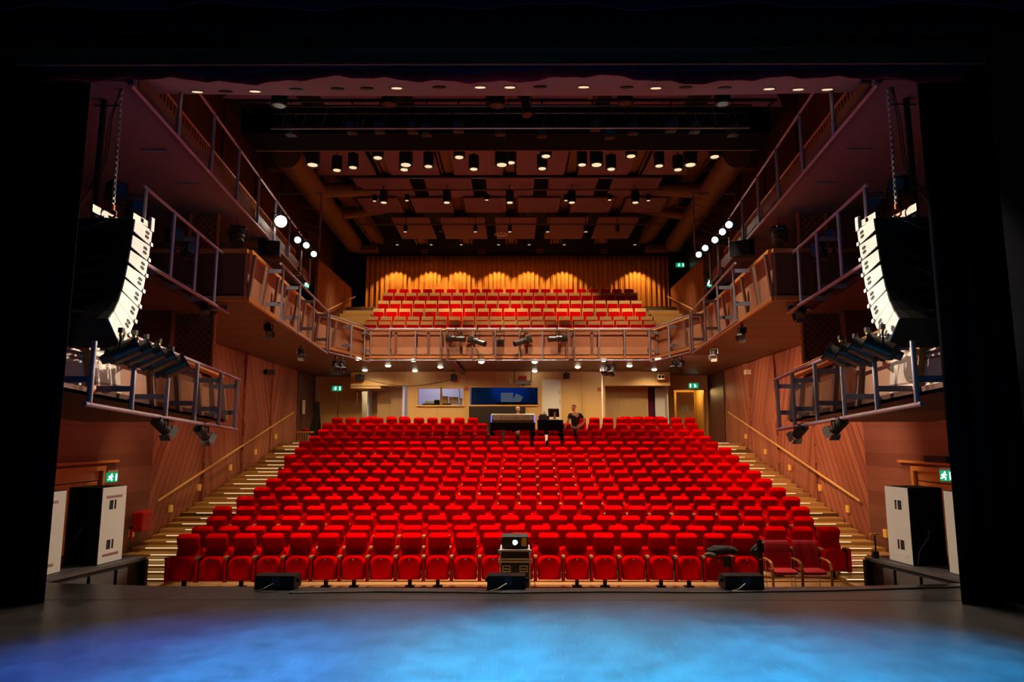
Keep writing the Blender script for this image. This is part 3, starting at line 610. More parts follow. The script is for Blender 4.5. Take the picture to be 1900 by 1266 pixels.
# ================================================================ SIDE GALLERIES
def gallery(s, lvl):
    sd = 'left' if s < 0 else 'right'
    if lvl == 'upper':
        y0, y1 = 9.2, 22.2; xi = lambda y: 5.37+.0992*(y-9.3); z0 = z0b = 6.90; z1 = z1b = 8.12; n = 8
        lab = 'upper side gallery with a slatted wooden balustrade on the %s wall' % sd
    elif lvl == 'middle':
        y0, y1 = 10.05, 14.9; xi = lambda y: 5.55+.13*(y-10); z0 = 4.56; z0b = 4.60; z1 = 5.72; z1b = 5.78; n = 4
        lab = 'middle side gallery of grey tube holding spotlights on the %s wall' % sd
    else:
        y0, y1 = 8.5, 13.25; xi = lambda y: 5.2; z0 = 2.30; z0b = 2.02; z1 = 3.36; z1b = 2.98; n = 5
        lab = 'lower side gallery with panelled wooden front on the %s wall' % sd
    g = empty('side_gallery', (s*6, y0, z0), 0, lab, 'gallery'); O = Vector((s*6, y0, z0))
    zl = lambda y: z0+(z0b-z0)*(y-y0)/(y1-y0); zt = lambda y: z1+(z1b-z1)*(y-y0)/(y1-y0)
    P = lambda x, y, z: Vector((s*x, y, z))-O
    dx = .50; ye = y1+.6 if lvl == 'lower' else y1; dxs = .04 if lvl == 'upper' else dx
    sl = lambda y: zl(y)+(.20 if lvl == 'lower' else .06)
    ebh = .05 if lvl == 'lower' else .30 if lvl == 'upper' else .12
    # walkway slab with its edge board
    hi = .12
    xo = lambda y: 8.5 if y < 16 else 8.7
    ys = [y0, 12.2, ye]
    ys = sorted(set(ys))
    for ya, yb in zip(ys[:-1], ys[1:]):
        MB().prism([P(xi(ya)+dxs, ya, sl(ya)), P(xi(yb)+dxs, yb, sl(yb)), P(xo(yb), yb, sl(yb)), P(xo(ya), ya, sl(ya))], (0, 0, hi)).build('walkway', 'ceiling_warm' if lvl != 'upper' else 'plaster', g)
    MB().prism([P(xi(y0)+dxs-.0, y0, sl(y0)-.0), P(xi(y0)+dxs+.04, y0, sl(y0)-.0), P(xi(y0)+dxs+.04, y0, sl(y0)+ebh), P(xi(y0)+dxs-.0, y0, sl(y0)+ebh)], P(xi(ye), ye, sl(ye))-P(xi(y0), y0, sl(y0))).build('edge_board', 'wood_orange' if lvl == 'lower' else 'truss_wood' if lvl == 'upper' else 'wood_dark', g)
    if 0:
        MB().prism([P(xi(y0)+.02, y0, sl(y0)+.0), P(xi(y1)+.02, y1, sl(y1)+.0), P(xi(y1)+dx-.04, y1, sl(y1)), P(xi(y0)+dx-.04, y0, sl(y0))], (0, 0, .03)).build('floor_grid', 'truss_wood', g)
    # tube frame
    tm = 'tube_mauve'
    MB().tube(P(xi(y0), y0, zl(y0)), P(xi(y1), y1, zl(y1)), .032).build('bottom_tube', tm, g, 40)
    yt = 9.5 if lvl == 'lower' else y0
    MB().tube(P(xi(yt), yt, zt(yt)), P(xi(y1), y1, zt(y1)), .030).build('top_tube', tm, g, 40)
    for k in range(n+1):
        y = y0+(y1-y0)*(k/n); y = min(y1-.12, y+.1)
        MB().tube(P(xi(y), y, zl(y)), P(xi(y), y, zt(y) if y > yt or lvl != 'lower' else 3.10), .034).build('post', 'tube', g, 40)
        for zz in (zl(y)+.32 if lvl == 'lower' else sl(y)+.05, zt(y)-.14):
            if lvl == 'upper' and zz > 7.5: continue
            if lvl == 'lower' and y < yt and zz > 2.9: continue
            if lvl == 'middle' and zz > 5.2 and k % 2: continue
            MB().box(P(xi(y)+(0 if s > 0 else dx), y-.012, zz-.04), P(xi(y)+(dx if s > 0 else 0), y+.012, zz+.04)).build('bracket', 'bluegrey', g)
        if lvl == 'upper':
            MB().box(P(xi(y)+(.5 if s > 0 else .95), y+.6, 6.93), P(xi(y)+(.95 if s > 0 else .5), y+.64, 6.96)).build('bracket', 'bluegrey', g)
    if lvl == 'lower':
        m0 = 13
        def pan(ya, yb, m, d0=0., th=.03, zpad=0):
            x = xi(0)+dx+.02+d0
            return MB().prism([P(x, ya, sl(ya)+.03+zpad), P(x+th, ya, sl(ya)+.03+zpad), P(x+th+.10, ya, (zt(ya)+.04 if ya > 9.4 else 3.12)), P(x+.10, ya, (zt(ya)+.04 if ya > 9.4 else 3.12))], P(x, yb, sl(yb))-P(x, ya, sl(ya)))
        # perforated panel near the stage, plain wood further on
        for (ya, yb, m) in ((8.5, 9.35, 'perforated'), (9.45, 10.2, 'perforated'), (10.2, 11.0, 'wood_panel'), (11.05, 11.85, 'wood_panel'), (11.9, 12.7, 'wood_panel'), (12.75, 13.8, 'wood_panel')):
            pan(ya, yb, m).build('front_panel', m, g)
        for y in (9.36, 11.0, 11.85, 12.7, 13.3, 13.78):
            pan(y, y+.09, '', -.08, .08).build('rib', 'wood_orange' if y < 9.5 else 'wood_rib', g)
        MB().tube(P(xi(0)+dx+.1, 9.5, zt(9.5)+.15), P(xi(0)+dx+.1, ye, zt(ye)+.15), .05).build('hand_rail', 'wood_orange', g, 40)
        if s > 0: MB().tube(P(xi(0)+dx+.12, 9.5, zt(9.5)+.32), P(xi(0)+dx+.12, ye-.1, zt(ye)+.32), .02).build('hand_rail', 'wood_light', g, 40)
    if lvl == 'upper':
        # slatted balustrade behind the frame (one mesh: the slats are its pattern)
        q = MB(); y = 11.2
        while y < y1:
            x = xi(y)+dx+.02; q.box(P(x if s > 0 else x+.03, y, 7.08), P(x+.03 if s > 0 else x, y+.07, 8.0)); y += .15
        q.build('balustrade', 'slat_wood', g)
        x = lambda y: xi(y)+dx+.03
        MB().tube(P(x(11.1), 11.1, 8.03), P(x(y1), y1, 8.03), .03).build('hand_rail', 'wood_orange', g, 40)
    return g
for s in (-1, 1):
    for l in ('upper', 'middle', 'lower'): gallery(s, l)
    sd = 'left' if s < 0 else 'right'
    # lattice screens
    def lattice(x0, x1, z0, z1, Y, lab, step=.155):
        root = empty('lattice_screen', (s*x0, Y, z0), 0, lab, 'screen'); W = x1-x0; H = z1-z0; sg = s
        def X(u): return sg*u
        MB().box((min(X(0), X(W)), .06, 0), (max(X(0), X(W)), .08, H)).build('backing', 'lattice_back', root)
        q = MB(); t = .05
        for (a0, a1, b0, b1) in ((0, t, 0, H), (W-t, W, 0, H), (0, W, 0, t), (0, W, H-t, H)):
            q.box((min(X(a0), X(a1)), 0, b0), (max(X(a0), X(a1)), .06, b1))
        q.build('frame', 'wood_orange', root)
        q = MB(); k = -H
        while k < W:
            for up in (1, 0):
                # clip the slanting strip u = k + t (t in 0..H)
                t0 = max(0, -k); t1 = min(H, W-k)
                if t1 > t0+.02:
                    pa = (k+t0, t0 if up else H-t0); pb = (k+t1, t1 if up else H-t1)
                    a_ = Vector((X(pa[0]), .03+.012*up, pa[1])); b_ = Vector((X(pb[0]), .03+.012*up, pb[1])); d = (b_-a_).normalized(); nn = Vector((-d.z, 0, d.x))*.018
                    q.prism([a_-nn, b_-nn, b_+nn, a_+nn], (0, .010, 0))
            k += step
        q.build('lattice', 'truss_wood', root)
        return root
    MB().box((min(s*7.5, s*8.65), 15.0, 2.9), (max(s*7.5, s*8.65), 15.1, 4.7)).build('wall_'+sd, 'wall_h')['kind'] = 'structure'
    MB().box((min(s*7.35, s*8.65), 15.15, 4.9), (max(s*7.35, s*8.65), 15.25, 7.0)).build('wall_'+sd, 'wall_h')['kind'] = 'structure'
    lattice(6.5, 7.45, 3.1, 4.66, 14.95, 'brown diagonal lattice screen between the lower and middle %s galleries' % sd)
    lattice(6.62, 7.3, 5.7, 7.15, 15.1, 'wooden lattice screen behind the spotlights of the middle %s gallery' % sd)

# ================================================================ STALLS SEATS
def backrest_bm():
    q = MB(); R = []
    #       z     y-centre depth width
    prof = [(.40, .050, .05, .40), (.42, .035, .12, .43), (.50, .055, .13, .44), (.60, .108, .08, .44), (.68, .142, .065, .435), (.71, .146, .07, .43),
            (.74, .140, .10, .42), (.80, .118, .14, .415), (.87, .098, .18, .415), (.925, .086, .20, .412), (.952, .096, .18, .402), (.974, .110, .145, .380), (.990, .126, .09, .345), (.998, .134, .030, .28)]
    for z, y, d, w_ in prof: R.append(se(0, y, z, w_, d, 24, .38))
    return q.loft(R)
def cushion_bm():
    """folded-up seat: arch-topped shell, rounded over its edge"""
    out = []; W = .458; z0 = .15; z1 = .59
    def ring(y, k, dz=0.):
        pts = []; w_ = W/2-k; n = 9; rad = .172-k*.6; zt = z1-k*1.15+dz; zb = z0+k
        for i in range(n):
            a = PI*.5*i/(n-1); pts.append((w_-rad+rad*math.cos(a), y, zt-rad*.82+rad*.82*math.sin(a)))
        for i in range(1, n):
            a = PI*.5*(1-i/(n-1)); pts.append((-w_+rad-rad*math.cos(a), y, zt-rad*.82+rad*.82*math.sin(a)))
        pts += [(-w_+.004, y, zb+.03), (-w_+.02, y, zb), (0, y, zb-.003), (w_-.02, y, zb), (w_-.004, y, zb+.03)]
        return pts
    # front (towards the stage) at small y, leaning back at the top
    rings = [ring(y, k) for y, k in ((-.150, .055), (-.162, .030), (-.150, .008), (-.125, .0), (-.06, .0), (-.03, .012), (-.015, .04))]
    rings = [[(x, y+.13*max(0, (z-.42))/.17*.5, z) for x, y, z in r] for r in rings]
    return MB().loft(rings)
seat_meshes = {'backrest': backrest_bm().mesh('backrest', 'red', 50), 'cushion': cushion_bm().mesh('seat_cushion', 'red', 50)}
q = MB(); q.prism([(0, -.23, .56), (0, -.22, .598), (0, .0, .602), (0, .0, .57), (0, -.19, .55)], (.060, 0, 0)); seat_meshes['arm'] = q.mesh('armrest', 'wood_arm')
q = MB().box((-.006, -.14, .12), (.062, .10, .565), .005).box((.006, -.17, .15), (.049, -.09, .19)); seat_meshes['support'] = q.mesh('support', 'black_gloss')
q = MB().box((-.035, -.02, .02), (.035, .05, .17)).box((-.09, -.05, 0), (.09, .08, .02), .004); seat_meshes['pedestal'] = q.mesh('pedestal', 'black')
q = MB().tube((0, 0, 0), (0, -.016, 0), .018, n=12); seat_meshes['bolt'] = q.mesh('bolt', 'chrome', 40)
q = MB().box((-.012, -.23, .14), (.030, .12, .575), .006); seat_meshes['side_panel'] = q.mesh('side_panel', 'red')
P_ = .5446
def mobj(name, key, parent=None, loc=None):
    o = bpy.data.objects.new(name, seat_meshes[key]); C.objects.link(o)
    if parent: o.parent = parent
    if loc: o.location = loc
    return o
def make_seat():
    r = empty('theatre_chair')
    mobj('backrest', 'backrest', r); c = mobj('seat_cushion', 'cushion', r); b = mobj('bolt', 'bolt', c, (0, -.137, .535))
    mobj('armrest', 'arm', r, (.245, 0, 0)); mobj('support', 'support', r, (.245, 0, 0)); mobj('pedestal', 'pedestal', r)
    return r
ORD = ['', 'first', 'second', 'third', 'fourth', 'fifth', 'sixth', 'seventh', 'eighth', 'ninth', 'tenth', 'eleventh', 'twelfth', 'thirteenth', 'fourteenth', 'fifteenth', 'sixteenth', 'seventeenth', 'eighteenth', 'nineteenth', 'twentieth', 'twenty-first', 'twenty-second', 'twenty-third', 'twenty-fourth', 'twenty-fifth', 'twenty-sixth', 'twenty-seventh']
# measured ends of the rows (pixel column of the outer headrests) and number of seats
ENDL = [358, 382.9, 407.9, 417.8, 458.4, 488.3, 509.4, 529.5, 552, 539.5, 558, 564.8, 582.3, 597.7, 605.3, 622.4]
ENDR = [1374, 1530, 1485.3, 1479.6, 1463.6, 1439.4, 1415.8, 1396.8, 1377, 1359.2, 1346.3, 1322.3, 1309.9, 1297.9, 1287, 1283.3]
NS = [21, 25, 25, 26, 26, 26, 26, 26, 26, 27, 27, 27, 27, 27, 27, 27]
rowx = []
for i in range(16):
    Yh = RY[i]-.02; a = at(ENDL[i], 900, Y=Yh-.12).x; b = at(ENDR[i], 900, Y=Yh-.12).x; n = NS[i]
    # slightly wider spacing is not possible with fixed chairs: spread evenly
    rowx.append([a+(b-a)*k/(n-1) for k in range(n)])
rear = []
proto = None
for i in range(16):
    for k, x in enumerate(rowx[i]):
        if i == 14 and 12 <= k <= 16: continue
        if i == 15 and 11 <= k <= 17: continue
        y = RY[i]-.10-x*x/240.; z = FZ[i]; rz = -x*.0075*1.0
        if i < 12:
            if proto is None: proto = r = make_seat()
            else: r = copy_tree(proto)
            r.location = (x, y, z); r.rotation_euler = (0, 0, rz)
            half = len(rowx[i])/2
            if k < half: w_ = ORD[k+1]+' from the left end' if k else 'at the left end'
            else:
                kk = len(rowx[i])-k; w_ = ORD[kk]+' from the right end' if kk > 1 else 'at the right end'
            rn = 'the front row' if i == 0 else 'the %s row from the stage' % ORD[i+1]
            tag(r, 'red folding theatre seat %s of %s' % (w_, rn), 'seat', 'red folding seats of the stalls')
            keep = (i > 0 and k % 2 == 0) or (i == 0 and k in (0, 2, 5, 6, 8, 9, 11, 14, 15, 17, 18))
            for ch in list(r.children):
                if ch.name.startswith('pedestal') and not keep and r is not proto: bpy.data.objects.remove(ch)
                elif ch.name.startswith(('armrest', 'support')):
                    pass
            if k == 0:
                mobj('armrest', 'arm', r, (-.300, 0, 0)); mobj('side_panel', 'side_panel', r, (-.275, 0, 0))
            if k == len(rowx[i])-1 and i > 0: mobj('side_panel', 'side_panel', r, (.262, 0, 0))
        else: rear.append((x, y, z, rz))
# the last rows at the back, beyond the three hundred nearest seats
bm = bmesh.new(); mats = ['red', 'wood_arm', 'black_gloss', 'chrome']
me = bpy.data.meshes.new('rear_theatre_seats')
for m in mats: me.materials.append(M[m])
def add_rear(x, y, z, rz):
    T = Matrix.Translation((x, y, z)) @ Matrix.Rotation(rz, 4, 'Z')
    for key, mi in (('backrest', 0), ('cushion', 0), ('arm', 1), ('support', 2)):
        n0 = len(bm.verts); f0 = len(bm.faces); bm.from_mesh(seat_meshes[key]); bm.verts.ensure_lookup_table(); bm.faces.ensure_lookup_table()
        off = Vector((.245, 0, 0)) if key in ('arm', 'support') else Vector((0, 0, 0))
        for v in bm.verts[n0:]: v.co = T @ (v.co+off)
        for f in bm.faces[f0:]: f.material_index = mi
for a in rear: add_rear(*a)
for px in (687, 724.7, 748, 1163, 1186, 1207, 1226):   # a last partial row peeking over
    add_rear(at(px, 772, Y=28.6).x, 28.75, 1.72, 0)
bm.to_mesh(me); bm.free(); o = bpy.data.objects.new('rear_theatre_seats', me); C.objects.link(o)
tag(o, 'red folding theatre seats of the last rows at the back of the stalls', 'seats', None, 'stuff')

# ================================================================ BALCONY SEATS
q = MB().box((-.235, .0, .30), (.235, .035, 1.0), .012); bm_shell = q.mesh('backrest_shell', 'shell_wood')
R = [se(0, -.012, z, w_, d, 20, .35) for z, w_, d in ((.28, .36, .02), (.30, .41, .06), (.50, .42, .075), (.66, .42, .06), (.70, .40, .03))]; R = [se(0, -.012, z, w_, d, 20, .35) for z, w_, d in ((.28, .36, .02), (.30, .43, .06), (.50, .44, .075), (.80, .44, .06), (.85, .42, .03))]; bm_pad = MB().loft(R).mesh('backrest_pad', 'red', 50)
bm_pad_top = MB().loft([se(0, -.012, z, w_, d, 20, .35) for z, w_, d in ((.28, .36, .02), (.30, .41, .06), (.50, .43, .08), (.93, .43, .08), (1.0, .40, .03))]).mesh('backrest_pad', 'red', 50)
R = [se(0, y, z, w_, d, 20, .4) for z, y, w_, d in ((.16, -.10, .38, .02), (.18, -.10, .43, .07), (.40, -.09, .44, .09), (.50, -.07, .42, .07), (.52, -.07, .38, .03))]; bm_seat = MB().loft(R).mesh('seat_cushion', 'red', 50)
q = MB().box((.237, -.22, .0), (.257, .03, .60)); bm_side = q.mesh('side_panel', 'shell_wood')
bproto = {}
BEND = [(689, 1205), (692, 1199), (703, 1188), (711.5, 1181), (719.5, 1174), (727.5, 1167)]
for i, ((Y, py), (pa, pb)) in enumerate(zip(BT, BEND)):
    a = at(pa, 560, Y=Y).x; b = at(pb, 560, Y=Y).x; n = round((b-a)/.545)+1
    kind = 'top' if i == 5 else 'low'
    for k in range(n):
        x = a+(b-a)*k/(n-1)
        if kind not in bproto:
            r = empty('balcony_chair')
            for nm, me_ in (('backrest_shell', bm_shell), ('backrest_pad', bm_pad if kind == 'low' else bm_pad_top), ('seat_cushion', bm_seat), ('side_panel', bm_side)):
                o = bpy.data.objects.new(nm, me_); C.objects.link(o); o.parent = r
            bproto[kind] = r
        else: r = copy_tree(bproto[kind])
        r.location = (x, Y, BZ[i]-1.0)
        half = n/2
        w_ = ('at the left end' if k == 0 else ORD[k+1]+' from the left end') if k < half else ('at the right end' if k == n-1 else ORD[n-k]+' from the right end')
        rn = 'topmost balcony row' if i == 5 else 'lowest balcony row' if i == 0 else '%s balcony row from below' % ORD[i+1]
        tag(r, '%s %s, %s' % ('balcony seat with full red back' if i == 5 else 'wood-backed red balcony seat', w_, rn), 'seat', 'seats of the balcony')

# ================================================================ LOUDSPEAKERS
def line_array(s):
    sd = 'left' if s < 0 else 'right'
    Hb = .243; Wd = .92; D = .50
    # hinge line at the front of the boxes; pitch grows downwards
    y, z = 9.72, 4.90; ang = 0.
    tops = (2, 3, 5, 7, 11, 17, 26, 36)
    for k, dg in enumerate(tops):
        a = math.radians(dg+4); ord_ = ('topmost', 'second', 'third', 'fourth', 'fifth', 'sixth', 'seventh', 'lowest')[k]
        root = empty('array_loudspeaker', (s*5.66, y, z), 0, '%s black loudspeaker box with pale side plate in the %s hanging line array' % (ord_, sd), 'loudspeaker', '%s line array' % sd)
        root.rotation_euler = (-a, 0, s*-.03)
        # local: front face at y=0, body towards -y (the stage); trapezoid side
        wdg = .035
        body = [(0, 0), (-D, -wdg), (-D, -Hb+wdg), (0, -Hb+.006)]
        MB().prism([(-Wd/2, p, q) for p, q in body], (Wd, 0, 0)).build('cabinet', 'black', root)
        x1 = -s*Wd/2  # inner side
        q = MB().prism([(x1, p*.98, v*.99-.002) for p, v in body], (-s*.012, 0, 0)); q.build('side_plate', 'off_white', root)
        for zz in (-.085, -.150):
            q = MB(); pts = []
            for i in range(12):
                t = 2*PI*i/12; pts.append((x1-s*.013, -.13+.052*math.copysign(abs(math.cos(t))**.5, math.cos(t)), zz+.022*math.copysign(abs(math.sin(t))**.7, math.sin(t))))
            q.prism(pts, (-s*.004, 0, 0)); q.build('port', 'black', root)
        MB().box((x1-s*.02-.012, -.03, -Hb+.0), (x1-s*.02+.012, .03, -Hb+.05)).build('link', 'alu', root)
        if k in (0, 2, 3, 4, 5, 7):
            q = MB(); q.path([(-.1*s, -D-.01, -.08), (-.05*s, -D-.09, -.14-.02*(k % 3)), (.12*s, -D-.11, -.24), (.25*s, -D-.02, -.18)], .008); q.build('cable', 'black_gloss', root, 60)
        MB().box((-.08, -D-.02, -.16), (.10, -D, -.06)).build('connector_plate', 'black_gloss', root)
        y -= Hb*math.sin(a)*1.0; z -= Hb*math.cos(a)
    fr = empty('rigging_frame', (s*5.66, 9.5, 4.93), 0, 'steel rigging frame with perforated beam above the %s line array' % sd, 'rigging', 'rigging of the line arrays')
    q = MB().box((-.45, -.25, .0), (-.41, .25, .09)).box((.41, -.25, 0), (.45, .25, .09)).box((-.45, -.05, .02), (.45, .02, .08)); q.build('frame', 'steel', fr)
    MB().prism([(s*.10, -.30, .09), (s*.14, -.30, .09), (s*.14, .34, .09), (s*.10, .34, .09)], (0, 0, .11)).build('beam', 'steel', fr)
    x1 = -s*.47; MB().box((x1-.02, .16, -.05), (x1+.02, .25, .16), .008).build('lug', 'off_white', fr)
    ch = empty('hoist_chain', (s*5.66, 9.5, 5.2), 0, 'long steel hoist chain carrying the %s line array' % sd, 'chain', 'chains of the line arrays')
    top = Vector((s*-.02+0, -.05, 1.86)); q = MB(); n = 42
    for k in range(n):
        p = Vector((0, 0, .0)).lerp(top, k/n); dz = 1.86/n
        if k % 2: q.box((p.x-.022, p.y-.006, p.z), (p.x+.022, p.y+.006, p.z+dz*1.25))
        else: q.box((p.x-.006, p.y-.022, p.z), (p.x+.006, p.y+.022, p.z+dz*1.25))
    q.build('chain', 'alu', ch)
    q = MB().tube((0, 0, .02), (0, 0, -.06), .03).path([(0, 0, -.05), (.05, 0, -.09), (.05, 0, -.14), (0, 0, -.18), (-.05, 0, -.15)], .015); q.build('hook', 'orange_hook', ch, 60)
    MB().box((-.05, -.10, 1.84), (.06, .02, 1.93)).build('hoist_motor', 'black', ch)
    q = MB()
    for j, (dx, dy) in enumerate(((.02, -.05), (.05, -.06), (.07, -.03))):
        q.path([(top.x+dx*.6, -.10, 1.80), (s*(.06+dx), dy-.02, 1.3), (s*(.10+dx), dy, .65), (s*(.14+dx*2), dy-.1, .22), (s*(.2+dx*3), dy-.12, -.05)], .007)
    o = q.build('signal_cables', 'black_gloss', None, 60); o.location = ch.location; tag(o, 'bundle of thin cables hanging beside the %s hoist chain' % sd, 'cable')
    o = MB().box((-.35, -.03, 0), (.22, .03, .05)).box((-.06, -.2, .05), (-.0, .2, .09)).build('hoist_beam', 'black'); o.location = (s*5.62, 9.45, 7.06); tag(o, 'short dark steel beam under the soffit holding the %s hoist chain' % sd, 'beam')
    MB().tube((0, 0, 4.75), (0, 0, 7.6), .045).build('vertical_pipe', 'black').location = (s*6.08, 9.75, 0)
    tag(bpy.data.objects['vertical_pipe' if s < 0 else 'vertical_pipe.001'], 'black vertical pipe behind the %s line array' % sd, 'pipe')
for s in (-1, 1): line_array(s)

# side decks and sub-bass boxes
for s in (-1, 1):
    sd = 'left' if s < 0 else 'right'
    dk = empty('stage_deck', (s*7, 10, -1), 0, 'low black side deck with the bass cabinets on the %s of the stage' % sd, 'platform'); O = Vector((s*7, 10, -1))
    top = [(8.5, 9.32), (6.17, 9.4), (5.72, 11.25), (6.1, 11.35), (8.5, 11.35)]
    pts = [Vector((s*x, y, -.05))-O for x, y in top]; MB().prism(pts, (0, 0, .045)).build('deck_top', 'grey_paint', dk)
    pts = [Vector((s*(x+.03), y+.02 if i < 2 else y-.02, -1.0))-O for i, (x, y) in enumerate(top)]; MB().prism(pts, (0, 0, .95)).build('fascia', 'black', dk)
    a = Vector((s*6.13, 9.6, -.10)); b = Vector((s*5.79, 11.0, -.10))
    for t0, t1, m in ((.0, .38, 'grey_paint'), (.42, .72, 'grey_paint'), (.76, .9, 'grey_paint')):
        p = a.lerp(b, t0)-O; r = a.lerp(b, t1)-O; q = MB().prism([p, r, r+Vector((0, 0, -.75)), p+Vector((0, 0, -.75))], (-s*.03, 0, 0)); q.build('side_panel', m, dk)
    pp = Vector((s*5.71, 11.2, -1))-O; MB().box((pp.x-.03, pp.y-.04, 0), (pp.x+.03, pp.y+.04, .96)).build('corner_post', 'black', dk)
    for j, (x, y, rz, w_, d_, lab) in enumerate(((6.30, 10.78, s*.13, .56, .52, 'black backed bass cabinet with pale side, farther from the stage on the %s deck'), (6.62, 9.72, s*.10, .60, .62, 'bass cabinet with pale side nearer the stage on the %s deck'))):
        g = empty('bass_cabinet', (s*x, y, 0), rz, lab % sd, 'loudspeaker', 'bass cabinets on the %s deck' % sd)
        H = 1.13
        MB().box((-w_/2, -d_/2, 0), (w_/2, d_/2, H), .008).build('cabinet', 'black', g)
        xi = -s*w_/2; fx = xi-s*.006
        MB().box((min(xi, fx), -d_/2, .004), (max(xi, fx), d_/2, H-.004)).build('side_panel', 'off_white', g)
        fx2 = fx-s*.004
        def pl(y0, y1, z0, z1, m, nm): MB().box((min(fx, fx2), y0, z0), (max(fx, fx2), y1, z1), .0015).build(nm, m, g)
        pl(-.17, .17, H-.17, H-.13, 'steel' if s < 0 else 'white', 'runner'); pl(-.17, .17, .10, .14, 'steel' if s < 0 else 'white', 'runner')
        for zc in (H-.27, .27):
            pl(-.10, -.02, zc-.07, zc+.07, 'black', 'handle'); pl(.01, .045, zc-.07, zc+.07, 'black', 'handle')
        MB().box((-.05, -d_/2-.01, .42), (.07, -d_/2, .60)).build('connector_plate', 'black_gloss', g)
        MB().path([(0, -d_/2-.02, .52), (-.06, -d_/2-.06, .40), (-.20, -d_/2-.05, .22), (-.24, -d_/2-.03, .02)], .007).build('cable', 'steel', g, 60)

# monitor loudspeakers on the stage edge
for i, (px, w_) in enumerate(((507.5, .50), (939.5, .48), (1383, .49))):
    p = at(px, 1096, Z=0); g = empty('stage_monitor', (p.x, p.y+.14, 0.004), (-.02, 0, .03)[i], 'low black monitor loudspeaker at the %s of the stage edge' % ('left', 'middle', 'right')[i] , 'loudspeaker', 'monitor loudspeakers along the stage edge')
    h = .165
    q = MB().prism([(-w_/2, -.12, 0), (-w_/2, .16, 0), (-w_/2, .16, h*.7), (-w_/2, .10, h), (-w_/2, -.12, h)], (w_, 0, 0)); q.build('cabinet', 'black_cab', g)if 'black_cab' in M else q.build('cabinet', 'case_black', g)
    for sx in (-1, 1): MB().tube((sx*w_/2, 0, .10), (sx*(w_/2+.03), 0, .10), .028).build('knob', 'black', g, 40)
    MB().box((-.03, -.128, .05), (.07, -.119, .145)).build('connector_plate', 'lens_blue', g)
    MB().path([(.0, -.14, .08), (-.10, -.20, .03), (-.2, -.22, .006), (-.05, -.25, .006), (.08, -.22, .006)], .006).build('cable', 'steel', g, 60)
pts = [(-2.6, 8.66, .008), (-1.6, 8.72, .008), (-.6, 8.70, .008), (0, 8.66, .008), (1.2, 8.72, .008), (2.6, 8.70, .008), (4, 8.78, .008), (5.3, 8.95, .008), (5.9, 9.05, .008)]
o = MB().path(pts, .009).build('stage_cable', 'black_gloss', None, 60); tag(o, 'long black cable lying along the front edge of the stage', 'cable')

# flight case with the projector
cx, cy = .16, 12.75
g = empty('flight_case', (cx, cy, -1), 0, 'tall black flight case with aluminium edges standing before the front row', 'case')
W_, H_, D_ = .535, .91, .55
MB().box((-W_/2+.01, -D_/2+.01, .02), (W_/2-.01, D_/2-.01, H_-.01)).build('body', 'case_black', g)
for x in (-1, 1):
    for y in (-1, 1): MB().box((x*W_/2-.02*(x > 0)-.0, y*D_/2-.02*(y > 0), .02), (x*W_/2+.02*(x < 0), y*D_/2+.02*(y < 0), H_), .004).build('edge', 'alu', g)
for z in (.02, .70, .745, H_-.02):
    MB().box((-W_/2, -D_/2-.003, z-.012), (W_/2, -D_/2+.01, z+.018)).build('edge', 'alu', g)
MB().box((-W_/2, -D_/2, H_-.02), (W_/2, D_/2, H_)).build('lid', 'alu', g)
for x in (-.15, .15):
    hnd = MB().box((x-.075, -D_/2-.012, .53), (x+.075, -D_/2+.0, .645), .01).build('handle', 'alu', g); MB().box((x-.055, -D_/2-.016, .55), (x+.055, -D_/2-.011, .625), .004).build('recess', 'case_black', hnd); MB().box((x-.045, -D_/2-.024, .575), (x+.045, -D_/2-.015, .595), .004).build('grip', 'alu', hnd)
for x in (-1, 1):
    for z in (.72, H_-.03): MB().box((x*W_/2-.03, -D_/2-.008, z-.03), (x*W_/2+.03, -D_/2+.02, z+.03), .008).build('corner', 'alu', g)
p = empty('video_projector', (cx-.0, cy, -1+H_+.001), 0, 'grey video projector with shining lens on top of the flight case', 'projector')
MB().box((-.235, -.21, .02), (.235, .23, .215), .012).build('housing', 'case_black', p)
for x in (-.18, .18): MB().tube((x, 0, 0), (x, 0, .03), .02).build('foot', 'black', p)
ln = MB().tube((0, -.205, .12), (0, -.25, .12), .058, n=20).build('lens', 'black_gloss', p, 40); MB().tube((0, -.250, .12), (0, -.253, .12), .040, n=20).build('glow', 'projector_beam', ln)
MB().box((.115, -.216, .05), (.205, -.209, .19)).build('filter_cover', 'amber', p)
lamp('SPOT', (cx, cy-.28, -1+H_+.12), 14, (.7, .85, 1), (0, 4, 1.2), .02, 30, .8)
q = MB().path([(-.24, .1, .15), (-.30, .05, .12), (-.31, 0, -.1), (-.29, -.05, -.35)], .006).path([(.24, .1, .12), (.30, .05, .05), (.33, 0, -.2), (.36, -.1, -.86), (.7, -.2, -.86)], .006)
o = q.build('projector_leads', 'black', None, 60); o.location = p.location; tag(o, 'thin black leads hanging from both sides of the projector', 'cable')
o = MB().tube((0, 0, 0), (.16, 0, .16), .02).tube((.04, 0, -.03), (-.04, 0, .06), .012).box((.0, -.02, -.02), (.03, .02, .0)).build('clip_lamp', 'black'); o.location = (.62, 12.8, -.99+.02); o.name = 'microphone'; tag(o, 'small black microphone leaning on the floor beside the flight case', 'microphone')

